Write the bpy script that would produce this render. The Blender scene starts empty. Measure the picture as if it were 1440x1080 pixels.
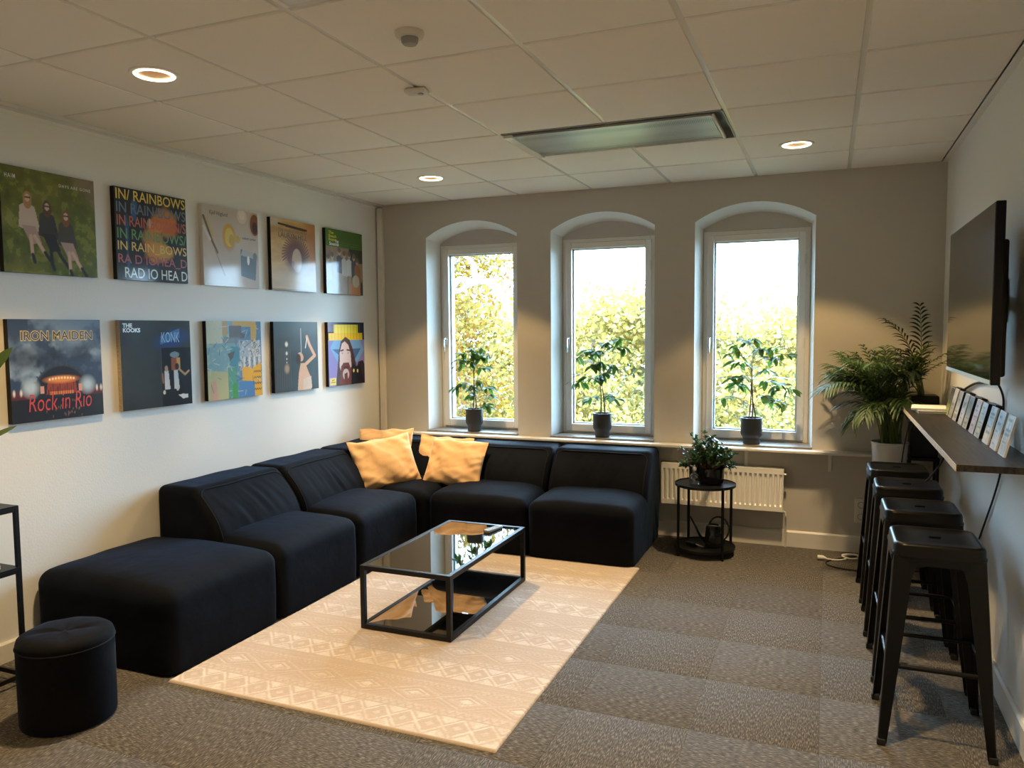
import bpy, math, random
import numpy as np
from mathutils import Vector, Matrix, noise as mnoise

R = math.radians
SC = bpy.context.scene
COL = SC.collection

# ------------------------------------------------------------------ camera, world, exposure
W, L, H = 4.30, 8.6, 2.625          # room width (x), length (towards -y), ceiling height
cam_d = bpy.data.cameras.new('camera'); cam = bpy.data.objects.new('camera', cam_d); COL.objects.link(cam)
cam_d.sensor_width = 36; cam_d.lens = 27.17; cam_d.clip_start = .05; cam_d.clip_end = 300
_Rx = Matrix.Rotation(-0.0701096, 3, 'X'); _Ry = Matrix.Rotation(0.00804436, 3, 'Y'); _Rz = Matrix.Rotation(0.38865968, 3, 'Z')
_M = _Rz @ _Rx @ _Ry
_B = Matrix((_M.col[0], _M.col[2], -_M.col[1])).transposed()
cam.matrix_world = Matrix.Translation((3.6055, -5.7803, 1.5606)) @ _B.to_4x4()
SC.camera = cam

world = bpy.data.worlds.new('world'); SC.world = world; world.use_nodes = True
bg = world.node_tree.nodes['Background']
bg.inputs[0].default_value = (.50, .76, 1.0, 1); bg.inputs[1].default_value = 38.0

sun_d = bpy.data.lights.new('sun', 'SUN'); sun_d.energy = 4; sun_d.color = (1, .93, .8); sun_d.angle = R(.6)
sun = bpy.data.objects.new('sun', sun_d); COL.objects.link(sun)
sun.rotation_euler = Vector((.35, 1, -.85)).to_track_quat('-Z', 'Y').to_euler()

SPOT_E = 84.0
SPOT_N = 185.0
SPOT_K = (1.0, .74, .44)
SPOT_C = (1.0, .63, .235)

SC.view_settings.view_transform = 'Standard'
SC.view_settings.look = 'None'
SC.view_settings.gamma = 1
SC.view_settings.exposure = 0.0
SC.view_settings.use_curve_mapping = False
SC.cycles.sample_clamp_indirect = 8
SC.cycles.caustics_reflective = False
SC.cycles.caustics_refractive = False

# ------------------------------------------------------------------ materials
def nt(m):
    return m.node_tree.nodes, m.node_tree.links

def mat(name, col, rough=.6, metal=0, spec=.5, sheen=0, coat=0, coat_r=.05, bump=None, var=None, emit=None, sheen_tint=None, trans=0, ior=1.45):
    """principled; bump=(scale,strength[,stretch vec]); var=(scale,amount[,stretch]) colour variation"""
    m = bpy.data.materials.new(name); m.use_nodes = True
    n, l = nt(m); b = n['Principled BSDF']
    b.inputs['Base Color'].default_value = (*col, 1)
    b.inputs['Roughness'].default_value = rough
    b.inputs['Metallic'].default_value = metal
    b.inputs['Specular IOR Level'].default_value = spec
    b.inputs['Sheen Weight'].default_value = sheen
    b.inputs['IOR'].default_value = ior
    if sheen_tint: b.inputs['Sheen Tint'].default_value = (*sheen_tint, 1); b.inputs['Sheen Roughness'].default_value = .35
    b.inputs['Coat Weight'].default_value = coat
    b.inputs['Coat Roughness'].default_value = coat_r
    b.inputs['Transmission Weight'].default_value = trans
    if emit:
        b.inputs['Emission Color'].default_value = (*emit[0], 1); b.inputs['Emission Strength'].default_value = emit[1]
    tc = n.new('ShaderNodeTexCoord')
    def tex(scale, stretch, detail=4):
        mp = n.new('ShaderNodeMapping'); l.new(tc.outputs['Object'], mp.inputs[0])
        mp.inputs['Scale'].default_value = stretch
        t = n.new('ShaderNodeTexNoise'); t.inputs['Scale'].default_value = scale; t.inputs['Detail'].default_value = detail
        l.new(mp.outputs[0], t.inputs['Vector']); return t
    if var:
        t = tex(var[0], var[2] if len(var) > 2 else (1, 1, 1))
        r = n.new('ShaderNodeValToRGB'); a = var[1]
        r.color_ramp.elements[0].position = .3; r.color_ramp.elements[1].position = .7
        r.color_ramp.elements[0].color = (*[max(0, c * (1 - a)) for c in col], 1)
        r.color_ramp.elements[1].color = (*[min(1, c * (1 + a)) for c in col], 1)
        l.new(t.outputs[0], r.inputs[0]); l.new(r.outputs[0], b.inputs['Base Color'])
    if bump:
        t = tex(bump[0], bump[2] if len(bump) > 2 else (1, 1, 1))
        bn = n.new('ShaderNodeBump'); bn.inputs['Strength'].default_value = bump[1]; bn.inputs['Distance'].default_value = .01
        l.new(t.outputs[0], bn.inputs['Height']); l.new(bn.outputs[0], b.inputs['Normal'])
    return m

def attr_mat(name, rough=.5, spec=.5, coat=0, coat_r=.05, sheen=0, translucent=0):
    m = mat(name, (.5, .5, .5), rough, spec=spec, coat=coat, coat_r=coat_r, sheen=sheen)
    n, l = nt(m); b = n['Principled BSDF']
    a = n.new('ShaderNodeAttribute'); a.attribute_name = 'paint'
    l.new(a.outputs['Color'], b.inputs['Base Color'])
    if translucent:
        out = n['Material Output']; t = n.new('ShaderNodeBsdfTranslucent'); mx = n.new('ShaderNodeMixShader')
        mx.inputs[0].default_value = translucent
        l.new(a.outputs['Color'], t.inputs[0]); l.new(b.outputs[0], mx.inputs[1]); l.new(t.outputs[0], mx.inputs[2]); l.new(mx.outputs[0], out.inputs[0])
    return m

def leaf_mat(name, col, col2, rough=.35, tl=.35):
    m = mat(name, col, rough); n, l = nt(m); b = n['Principled BSDF']
    oi = n.new('ShaderNodeObjectInfo'); g = n.new('ShaderNodeNewGeometry'); ad = n.new('ShaderNodeMath'); ad.operation = 'ADD'
    fr = n.new('ShaderNodeMath'); fr.operation = 'FRACT'
    l.new(oi.outputs['Random'], ad.inputs[0]); l.new(g.outputs['Random Per Island'], ad.inputs[1]); l.new(ad.outputs[0], fr.inputs[0])
    r = n.new('ShaderNodeValToRGB'); r.color_ramp.elements[0].color = (*col, 1); r.color_ramp.elements[1].color = (*col2, 1)
    l.new(fr.outputs[0], r.inputs[0]); l.new(r.outputs[0], b.inputs['Base Color'])
    t = n.new('ShaderNodeBsdfTranslucent'); mx = n.new('ShaderNodeMixShader'); mx.inputs[0].default_value = tl
    hs = n.new('ShaderNodeHueSaturation'); hs.inputs['Value'].default_value = 1.8; l.new(r.outputs[0], hs.inputs['Color'])
    l.new(hs.outputs[0], t.inputs[0]); l.new(b.outputs[0], mx.inputs[1]); l.new(t.outputs[0], mx.inputs[2]); l.new(mx.outputs[0], n['Material Output'].inputs[0])
    return m

M = {}
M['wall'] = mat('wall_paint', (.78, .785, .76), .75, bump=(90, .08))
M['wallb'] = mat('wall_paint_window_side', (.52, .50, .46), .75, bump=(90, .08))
M['ceil'] = mat('ceiling_tile_white', (.89, .85, .79), .9, bump=(260, .12))
M['tee'] = mat('ceiling_tee_white', (.80, .79, .76), .22)
M['trim'] = mat('white_trim', (.72, .70, .65), .45)
M['frame'] = mat('window_white', (.76, .75, .72), .35)
M['stone'] = mat('grey_sill_slab', (.20, .19, .18), .3, var=(60, .2))
M['black'] = mat('black_powder_coat', (.004, .004, .0045), .42, spec=.35)
M['stool'] = mat('black_stool_metal', (.0032, .003, .003), .34, spec=.25, bump=(500, .03))
M['velvet'] = mat('black_velvet', (.0030, .0040, .0070), .8, spec=.12, sheen=.085, sheen_tint=(.26, .52, 1.0), bump=(9, .5), var=(5, .4))
M['pvelvet'] = mat('black_pouf_velvet', (.0036, .0036, .0048), .8, spec=.12, sheen=.08, sheen_tint=(.4, .6, 1.0), bump=(10, .5), var=(6, .3))
M['piping'] = mat('black_piping', (.006, .006, .008), .7, spec=.2)
M['cushion'] = mat('amber_velvet', (.84, .52, .25), .8, sheen=.45, sheen_tint=(1, .88, .75), bump=(10, .35), var=(4, .12))
M['glassblack'] = mat('black_table_glass', (.004, .004, .004), .02, spec=1.0, ior=2.1)
M['chrome'] = mat('brushed_steel', (.6, .6, .6), .22, metal=1)
M['pot'] = mat('matt_black_ceramic', (.018, .02, .022), .45)
M['glosspot'] = mat('gloss_black_ceramic', (.010, .011, .012), .12)
M['whitepot'] = mat('white_glazed_pot', (.66, .65, .62), .18)
M['soil'] = mat('soil', (.03, .02, .012), .95, bump=(80, .8))
M['bark'] = mat('stem_brown', (.10, .055, .035), .7, bump=(60, .3))
M['bark2'] = mat('tree_bark_grey', (.22, .19, .16), .9, bump=(12, .6))
M['ficus'] = leaf_mat('ficus_leaf', (.022, .058, .010), (.055, .115, .016), .5, .38)
M['palm'] = leaf_mat('palm_leaf', (.022, .052, .012), (.055, .095, .020), .55, .25)
M['palmdark'] = leaf_mat('dark_palm_leaf', (.008, .016, .009), (.014, .026, .012), .4, .12)
M['jade'] = leaf_mat('jade_leaf', (.03, .085, .035), (.07, .14, .06), .25, .1)
M['palmstem'] = mat('palm_stem_green', (.10, .14, .03), .5, var=(20, .4, (1, 1, .2)))
M['rad'] = mat('radiator_enamel', (.84, .83, .78), .3)
M['dark'] = mat('dark_gap', (.02, .02, .02), .9)
M['plastic'] = mat('white_plastic', (.68, .66, .60), .4)
M['plasticgrey'] = mat('grey_plastic', (.30, .30, .29), .4)
M['screen'] = mat('screen_black_gloss', (.012, .012, .011), .06, spec=.9, ior=1.7)
M['tvshell'] = mat('black_tv_shell', (.003, .0035, .006), .4, spec=.2)
M['silver'] = mat('silver_bezel', (.55, .54, .52), .35, metal=.6)
M['vent'] = mat('perforated_steel_panel', (.30, .29, .27), .42, metal=.75)
M['edge'] = mat('worn_plywood_edge', (.50, .42, .32), .6, var=(40, .3, (1, 1, 6)))
M['paper'] = mat('white_paper', (.82, .79, .72), .6)
M['greypaper'] = mat('grey_cover', (.35, .36, .38), .5)
M['ground'] = mat('lawn_with_leaves', (.14, .13, .07), .95, var=(1.5, .5), bump=(8, .6))
M['button'] = mat('remote_grey_buttons', (.30, .32, .34), .4)
M['rubber'] = mat('black_rubber', (.01, .01, .01), .7)
M['lamp'] = mat('lamp_ring_glow', (1, .9, .75), .5, emit=((1, .80, .52), 8))
M['lampin'] = mat('lamp_inner_reflector', (.75, .50, .26), .3, metal=.6, emit=((1, .5, .2), .22))

def wood_mat():
    m = mat('dark_wood_laminate', (.03, .024, .02), .36, spec=.2); n, l = nt(m); b = n['Principled BSDF']
    tc = n.new('ShaderNodeTexCoord'); mp = n.new('ShaderNodeMapping'); mp.inputs['Scale'].default_value = (26, 1.2, 8)
    t = n.new('ShaderNodeTexNoise'); t.inputs['Scale'].default_value = 3; t.inputs['Detail'].default_value = 6
    r = n.new('ShaderNodeValToRGB'); r.color_ramp.elements[0].position = .35; r.color_ramp.elements[1].position = .7
    r.color_ramp.elements[0].color = (.010, .008, .007, 1); r.color_ramp.elements[1].color = (.040, .032, .027, 1)
    l.new(tc.outputs['Object'], mp.inputs[0]); l.new(mp.outputs[0], t.inputs['Vector']); l.new(t.outputs[0], r.inputs[0]); l.new(r.outputs[0], b.inputs['Base Color'])
    bn = n.new('ShaderNodeBump'); bn.inputs['Strength'].default_value = .12; bn.inputs['Distance'].default_value = .01
    l.new(t.outputs[0], bn.inputs['Height']); l.new(bn.outputs[0], b.inputs['Normal'])
    return m
M['wood'] = wood_mat()

def carpet_mat():
    m = mat('carpet_loop_pile', (.1, .09, .07), .8, spec=.2, sheen=.13, sheen_tint=(1, .93, .85)); n, l = nt(m); b = n['Principled BSDF']
    tc = n.new('ShaderNodeTexCoord'); mp = n.new('ShaderNodeMapping'); mp.inputs['Scale'].default_value = (230, 42, 1)
    oi = n.new('ShaderNodeObjectInfo')
    ad = n.new('ShaderNodeVectorMath'); ad.operation = 'ADD'
    cmb = n.new('ShaderNodeCombineXYZ'); ml = n.new('ShaderNodeMath'); ml.operation = 'MULTIPLY'; ml.inputs[1].default_value = 57
    l.new(oi.outputs['Random'], ml.inputs[0]); l.new(ml.outputs[0], cmb.inputs[0]); l.new(ml.outputs[0], cmb.inputs[1])
    l.new(tc.outputs['Object'], ad.inputs[0]); l.new(cmb.outputs[0], ad.inputs[1]); l.new(ad.outputs[0], mp.inputs[0])
    t = n.new('ShaderNodeTexNoise'); t.inputs['Scale'].default_value = 1; t.inputs['Detail'].default_value = 3
    l.new(mp.outputs[0], t.inputs['Vector'])
    r = n.new('ShaderNodeValToRGB'); e = r.color_ramp.elements
    e[0].position = .34; e[0].color = (.046, .040, .033, 1); e[1].position = .70; e[1].color = (.235, .215, .185, 1)
    x = e.new(.52); x.color = (.098, .087, .073, 1)
    l.new(t.outputs[0], r.inputs[0])
    hs = n.new('ShaderNodeHueSaturation'); mr = n.new('ShaderNodeMapRange'); mr.inputs[3].default_value = .95; mr.inputs[4].default_value = 1.05
    l.new(oi.outputs['Random'], mr.inputs[0]); l.new(mr.outputs[0], hs.inputs['Value']); l.new(r.outputs[0], hs.inputs['Color'])
    l.new(hs.outputs[0], b.inputs['Base Color'])
    bn = n.new('ShaderNodeBump'); bn.inputs['Strength'].default_value = .3; bn.inputs['Distance'].default_value = .003
    l.new(t.outputs[0], bn.inputs['Height']); l.new(bn.outputs[0], b.inputs['Normal'])
    return m
M['carpet'] = carpet_mat()

def perf_mat():
    """steel sheet with small punched holes"""
    m = mat('punched_steel', (.36, .35, .33), .38, metal=.8); n, l = nt(m); b = n['Principled BSDF']
    tc = n.new('ShaderNodeTexCoord'); v = n.new('ShaderNodeTexVoronoi'); v.inputs['Scale'].default_value = 110; v.inputs['Randomness'].default_value = 0
    l.new(tc.outputs['Object'], v.inputs['Vector'])
    r = n.new('ShaderNodeValToRGB'); r.color_ramp.elements[0].position = .28; r.color_ramp.elements[1].position = .34
    r.color_ramp.elements[0].color = (.05, .05, .05, 1); r.color_ramp.elements[1].color = (.42, .41, .38, 1)
    l.new(v.outputs['Distance'], r.inputs[0]); l.new(r.outputs[0], b.inputs['Base Color'])
    return m
M['perf'] = perf_mat()

def pane_mat(name='window_pane', tint=(.97, .99, 1.0), refl=.06):
    m = bpy.data.materials.new(name); m.use_nodes = True; n, l = nt(m)
    n.remove(n['Principled BSDF'])
    t = n.new('ShaderNodeBsdfTransparent'); t.inputs[0].default_value = (*tint, 1)
    g = n.new('ShaderNodeBsdfGlossy'); g.inputs['Roughness'].default_value = .01
    lw = n.new('ShaderNodeLayerWeight'); lw.inputs[0].default_value = .25
    mr = n.new('ShaderNodeMapRange'); mr.inputs[3].default_value = refl; mr.inputs[4].default_value = .7
    mx = n.new('ShaderNodeMixShader')
    l.new(lw.outputs['Fresnel'], mr.inputs[0]); l.new(mr.outputs[0], mx.inputs[0]); l.new(t.outputs[0], mx.inputs[1]); l.new(g.outputs[0], mx.inputs[2])
    l.new(mx.outputs[0], n['Material Output'].inputs[0]); return m
M['pane'] = pane_mat()
M['bottle'] = pane_mat('clear_bottle_glass', (.86, .92, .93), .14)
M['tint'] = pane_mat('smoked_glass', (.9, .9, .9), .1)

# ------------------------------------------------------------------ mesh builder
class MB:
    def __init__(s): s.v = []; s.f = []; s.m = []; s.cur = 0
    def add(s, vs, fs):
        k = len(s.v); s.v += [tuple(p) for p in vs]; s.f += [tuple(i + k for i in f) for f in fs]; s.m += [s.cur] * len(fs); return s
    def box(s, x0, x1, y0, y1, z0, z1):
        if x0 > x1: x0, x1 = x1, x0
        if y0 > y1: y0, y1 = y1, y0
        if z0 > z1: z0, z1 = z1, z0
        return s.add([(x0, y0, z0), (x1, y0, z0), (x1, y1, z0), (x0, y1, z0), (x0, y0, z1), (x1, y0, z1), (x1, y1, z1), (x0, y1, z1)],
                     [(3, 2, 1, 0), (4, 5, 6, 7), (0, 1, 5, 4), (1, 2, 6, 5), (2, 3, 7, 6), (3, 0, 4, 7)])
    def hull8(s, a, b):
        """a: 4 bottom pts, b: 4 top pts"""
        return s.add(list(a) + list(b), [(3, 2, 1, 0), (4, 5, 6, 7), (0, 1, 5, 4), (1, 2, 6, 5), (2, 3, 7, 6), (3, 0, 4, 7)])
    def tube(s, pts, r, seg=8, cap=True):
        pts = [Vector(p) for p in pts]; n = len(pts)
        rr = r if isinstance(r, (list, tuple)) else [r] * n
        t0 = (pts[1] - pts[0]).normalized(); up = Vector((0, 0, 1)) if abs(t0.z) < .9 else Vector((1, 0, 0))
        nx = t0.cross(up).normalized(); vs = []
        for i, p in enumerate(pts):
            t = (pts[min(i + 1, n - 1)] - pts[max(i - 1, 0)])
            t = t.normalized() if t.length > 1e-9 else t0
            nx = (nx - t * nx.dot(t)).normalized(); ny = t.cross(nx)
            for k in range(seg):
                a = 2 * math.pi * k / seg; vs.append(p + (nx * math.cos(a) + ny * math.sin(a)) * rr[i])
        fs = [(i * seg + k, i * seg + (k + 1) % seg, (i + 1) * seg + (k + 1) % seg, (i + 1) * seg + k) for i in range(n - 1) for k in range(seg)]
        if cap: fs += [tuple(range(seg - 1, -1, -1)), tuple((n - 1) * seg + k for k in range(seg))]
        return s.add(vs, fs)
    def lathe(s, prof, c=(0, 0, 0), seg=32, sx=1, sy=1):
        vs = []; n = len(prof)
        for r, z in prof:
            for k in range(seg):
                a = 2 * math.pi * k / seg; vs.append((c[0] + r * sx * math.cos(a), c[1] + r * sy * math.sin(a), c[2] + z))
        fs = [(i * seg + k, i * seg + (k + 1) % seg, (i + 1) * seg + (k + 1) % seg, (i + 1) * seg + k) for i in range(n - 1) for k in range(seg)]
        fs += [tuple(range(seg - 1, -1, -1)), tuple((n - 1) * seg + k for k in range(seg))]
        return s.add(vs, fs)
    def prism(s, poly, d0, d1, axis='z'):
        """poly 2-D counter-clockwise, extruded between d0 and d1"""
        n = len(poly)
        def P(a, b, d): return {'z': (a, b, d), 'y': (a, d, b), 'x': (d, a, b)}[axis]
        vs = [P(a, b, d0) for a, b in poly] + [P(a, b, d1) for a, b in poly]
        fs = [tuple(range(n - 1, -1, -1)), tuple(range(n, 2 * n))] + [(i, (i + 1) % n, n + (i + 1) % n, n + i) for i in range(n)]
        return s.add(vs, fs)
    def rbox(s, x0, x1, y0, y1, z0, z1, r, n=6, fn=None, k=(0, .35, .7, 1)):
        """rounded box with an optional deformation"""
        def ax(a, b):
            lst = [a + r * t for t in k] + [a + r + (b - a - 2 * r) * i / n for i in range(1, n)] + [b - r * t for t in reversed(k)]
            return lst
        X, Y, Z = ax(x0, x1), ax(y0, y1), ax(z0, z1); idx = {}; vs = []
        lo = (x0 + r, y0 + r, z0 + r); hi = (x1 - r, y1 - r, z1 - r)
        def vid(i, j, l_):
            key = (i, j, l_)
            if key not in idx:
                p = (X[i], Y[j], Z[l_]); q = [min(max(p[a], lo[a]), hi[a]) for a in range(3)]
                d = [p[a] - q[a] for a in range(3)]; ln = math.sqrt(sum(c * c for c in d)) or 1
                o = [q[a] + d[a] * r / ln for a in range(3)]
                if fn: o = fn(*o)
                idx[key] = len(vs); vs.append(tuple(o))
            return idx[key]
        A, B, C = len(X) - 1, len(Y) - 1, len(Z) - 1; fs = []
        for i in range(A):
            for j in range(B):
                fs.append((vid(i, j, 0), vid(i, j + 1, 0), vid(i + 1, j + 1, 0), vid(i + 1, j, 0)))
                fs.append((vid(i, j, C), vid(i + 1, j, C), vid(i + 1, j + 1, C), vid(i, j + 1, C)))
        for i in range(A):
            for l_ in range(C):
                fs.append((vid(i, 0, l_), vid(i + 1, 0, l_), vid(i + 1, 0, l_ + 1), vid(i, 0, l_ + 1)))
                fs.append((vid(i, B, l_), vid(i, B, l_ + 1), vid(i + 1, B, l_ + 1), vid(i + 1, B, l_)))
        for j in range(B):
            for l_ in range(C):
                fs.append((vid(0, j, l_), vid(0, j, l_ + 1), vid(0, j + 1, l_ + 1), vid(0, j + 1, l_)))
                fs.append((vid(A, j, l_), vid(A, j + 1, l_), vid(A, j + 1, l_ + 1), vid(A, j, l_ + 1)))
        return s.add(vs, fs)
    def build(s, name, m, parent=None, smooth=True, bevel=0, angle=35, loc=None, rz=0):
        me = bpy.data.meshes.new(name); me.from_pydata(s.v, [], s.f)
        ms = m if isinstance(m, (list, tuple)) else [m]
        for q in ms: me.materials.append(M[q] if isinstance(q, str) else q)
        if len(ms) > 1: me.polygons.foreach_set('material_index', s.m)
        if smooth:
            me.polygons.foreach_set('use_smooth', [True] * len(me.polygons))
            me.set_sharp_from_angle(angle=R(angle))
        me.update()
        return link(name, me, parent, bevel, loc, rz)

def link(name, me, parent=None, bevel=0, loc=None, rz=0):
    o = bpy.data.objects.new(name, me); COL.objects.link(o)
    if parent is not None: o.parent = parent
    if loc is not None: o.location = loc
    if rz: o.rotation_euler = (0, 0, rz)
    if bevel:
        b = o.modifiers.new('bevel', 'BEVEL'); b.width = bevel; b.segments = 2; b.limit_method = 'ANGLE'; b.angle_limit = R(40)
    return o

def tag(o, label=None, cat=None, group=None, kind=None):
    if label: o['label'] = label
    if cat: o['category'] = cat
    if group: o['group'] = group
    if kind: o['kind'] = kind
    return o

def thing(name, label, cat, loc=(0, 0, 0), rz=0, group=None):
    o = bpy.data.objects.new(name, None); COL.objects.link(o); o.empty_display_size = .1
    o.location = loc; o.rotation_euler = (0, 0, rz)
    return tag(o, label, cat, group)

def struct(name, loc=(0, 0, 0)):
    o = bpy.data.objects.new(name, None); COL.objects.link(o); o.location = loc; o.empty_display_size = .1
    o['kind'] = 'structure'; return o

def copy_tree(o, label=None, group=None, parent=None):
    c = o.copy(); COL.objects.link(c)
    if parent is not None: c.parent = parent
    if label: c['label'] = label
    if group: c['group'] = group
    for ch in list(o.children): copy_tree(ch, None, None, c)
    return c

def color_mesh(name, co, faces, cols, material, domain='POINT'):
    me = bpy.data.meshes.new(name)
    co = np.asarray(co, dtype=np.float32); faces = np.asarray(faces, dtype=np.int32)
    me.vertices.add(len(co)); me.vertices.foreach_set('co', co.ravel())
    n, k = faces.shape
    me.loops.add(n * k); me.loops.foreach_set('vertex_index', faces.ravel())
    me.polygons.add(n); me.polygons.foreach_set('loop_start', np.arange(0, n * k, k, dtype=np.int32))
    me.update(calc_edges=True)
    a = me.attributes.new('paint', 'FLOAT_COLOR', domain)
    c = np.ones((len(cols), 4), dtype=np.float32); c[:, :3] = cols; a.data.foreach_set('color', c.ravel())
    me.materials.append(M[material] if isinstance(material, str) else material)
    me.validate()
    return me

def text_mesh(txt, w, h, thick=0.0, shear=0.0, spacing=1.0):
    """flat mesh of lettering scaled to fit a w x h box, origin lower left"""
    cu = bpy.data.curves.new('lettering', 'FONT'); cu.body = txt; cu.offset = thick; cu.shear = shear; cu.space_character = spacing
    cu.resolution_u = 3; cu.space_line = .85
    o = bpy.data.objects.new('lettering_tmp', cu); COL.objects.link(o)
    dg = bpy.context.evaluated_depsgraph_get(); dg.update()
    me = bpy.data.meshes.new_from_object(o.evaluated_get(dg))
    bpy.data.objects.remove(o); bpy.data.curves.remove(cu)
    n = len(me.vertices); co = np.zeros(n * 3); me.vertices.foreach_get('co', co); co = co.reshape(-1, 3)
    lo = co.min(0); hi = co.max(0)
    co[:, 0] = (co[:, 0] - lo[0]) / max(hi[0] - lo[0], 1e-6) * w; co[:, 1] = (co[:, 1] - lo[1]) / max(hi[1] - lo[1], 1e-6) * h
    me.vertices.foreach_set('co', co.ravel()); me.update()
    return me

# ------------------------------------------------------------------ room shell
fl = struct('floor')
MB().box(-.3, W + .3, -L - .2, .45, -.2, -.012).build('subfloor', 'dark', fl, smooth=False)
P = .47; x0c, y0c = 3.60, -1.42
tile_mb = MB().rbox(-P / 2 + .0003, P / 2 - .0003, -P / 2 + .0003, P / 2 - .0003, -.012, 0, .0012, n=1, k=(0, 1))
tme = None
i0 = math.floor((0 - x0c) / P); i1 = math.ceil((W - x0c) / P)
random.seed(4)
for i in range(i0, i1):
    for j in range(math.floor((-6.2 - y0c) / P), math.ceil((0 - y0c) / P)):
        xa, xb = x0c + i * P, x0c + (i + 1) * P; ya, yb = y0c + j * P, y0c + (j + 1) * P
        full = xa >= -.001 and xb <= W + .001 and yb <= .001
        if full:
            if tme is None: o = tile_mb.build('carpet_tile', 'carpet', fl); tme = o.data
            else: o = link('carpet_tile', tme, fl)
            o.location = ((xa + xb) / 2, (ya + yb) / 2, 0)
            o.rotation_euler = (0, 0, (math.pi / 2 if (i + j) % 2 else 0))
        else:
            ca, cb, cc, cd = max(xa, 0), min(xb, W), ya, min(yb, 0)
            if cb - ca < .01 or cd - cc < .01: continue
            cx, cy = (ca + cb) / 2, (cc + cd) / 2
            hx, hy = (cb - ca) / 2 - .0003, (cd - cc) / 2 - .0003
            rot = (i + j) % 2
            if rot: hx, hy = hy, hx
            o = MB().box(-hx, hx, -hy, hy, -.012, 0).build('carpet_tile', 'carpet', fl, smooth=False)
            o.location = (cx, cy, 0); o.rotation_euler = (0, 0, math.pi / 2 if rot else 0)
MB().box(0, W, -L, math.floor((-6.2 - y0c) / P) * P + y0c, -.012, 0).build('carpet_rear', 'carpet', fl, smooth=False)

# walls
w = MB().box(-.15, 0, -L, .45, -.2, 3.2).build('wall_left', 'wall', None, smooth=False); w['kind'] = 'structure'
w = MB().box(W, W + .15, -L, .45, -.2, 3.2).build('wall_right', 'wall', None, smooth=False); w['kind'] = 'structure'
rwb = MB(); RW = []; xr = [-.15] + [v_ for p_ in RW for v_ in p_] + [W + .15]
for k in range(0, len(xr), 2): rwb.box(xr[k], xr[k + 1], -L - .3, -L, -.2, 3.2)
for a_, b_ in RW: rwb.box(a_, b_, -L - .3, -L, -.2, .8).box(a_, b_, -L - .3, -L, 2.3, 3.2)
w = rwb.build('wall_rear', 'wall', None, smooth=False); w['kind'] = 'structure'
for k, (a_, b_) in enumerate(RW):
    wn = struct('window_%d' % (k + 4), ((a_ + b_) / 2, -L - .2, 0)); h_ = (b_ - a_) / 2 - .001
    MB().box(-h_, -h_ + .07, -.03, .03, .801, 2.299).box(h_ - .07, h_, -.03, .03, .801, 2.299).box(-h_ + .07, h_ - .07, -.03, .03, .801, .871).box(-h_ + .07, h_ - .07, -.03, .03, 2.229, 2.299).build('window_frame', 'frame', wn, smooth=False)
    MB().box(-h_ + .07, h_ - .07, -.003, .003, .871, 2.229).build('glass_pane', 'pane', wn, smooth=False)

WC = [.880, 1.985, 3.100]; HO = .41; HI = .380; YD = .20
ZB = .700; ZS, ZT = 2.33, 2.452; ZS2, ZT2 = 2.300, 2.405; FT = 2.280
def arc(cx, h, zs, zt, n=20):
    r = (h * h + (zt - zs) ** 2) / (2 * (zt - zs)); zc = zt - r; a0 = math.asin(h / r)
    return [(cx + r * math.sin(a), zc + r * math.cos(a)) for a in [(-a0 + 2 * a0 * i / n) for i in range(n + 1)]]
wb = MB()
edges = [0.0]
for c in WC: edges += [c - HO, c + HO]
edges.append(W)
def q4(a, b, c, d): wb.add([a, b, c, d], [(0, 1, 2, 3)])
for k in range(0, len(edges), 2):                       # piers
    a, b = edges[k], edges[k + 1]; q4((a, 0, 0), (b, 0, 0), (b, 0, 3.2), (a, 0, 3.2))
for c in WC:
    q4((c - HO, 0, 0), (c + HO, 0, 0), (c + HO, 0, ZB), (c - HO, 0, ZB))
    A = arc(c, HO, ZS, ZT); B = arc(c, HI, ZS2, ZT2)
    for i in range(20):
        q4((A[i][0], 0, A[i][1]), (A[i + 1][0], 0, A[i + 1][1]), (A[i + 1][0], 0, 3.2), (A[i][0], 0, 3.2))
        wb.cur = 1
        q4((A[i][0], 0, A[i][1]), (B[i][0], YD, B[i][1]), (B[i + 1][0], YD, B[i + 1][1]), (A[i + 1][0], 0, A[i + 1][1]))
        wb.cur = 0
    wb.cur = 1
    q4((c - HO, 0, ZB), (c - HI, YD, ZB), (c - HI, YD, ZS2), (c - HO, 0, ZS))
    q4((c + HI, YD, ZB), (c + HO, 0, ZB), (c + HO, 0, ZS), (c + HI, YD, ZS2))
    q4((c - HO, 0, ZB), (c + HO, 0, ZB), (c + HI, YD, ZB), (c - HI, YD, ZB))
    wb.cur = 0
# outer leaf of the wall with rectangular openings
xe = [-.15]
for c in WC: xe += [c - HI + .002, c + HI - .002]
xe.append(W + .15)
for k in range(0, len(xe), 2): wb.box(xe[k], xe[k + 1], YD, .46, -.2, 3.2)
for c in WC:
    wb.box(c - HI, c + HI, YD, .46, -.2, ZB); wb.box(c - HI, c + HI, YD + .001, .46, FT, 3.2)
wall_back = wb.build('wall_back', ['wallb', 'wall'], None, angle=30); wall_back['kind'] = 'structure'

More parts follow.
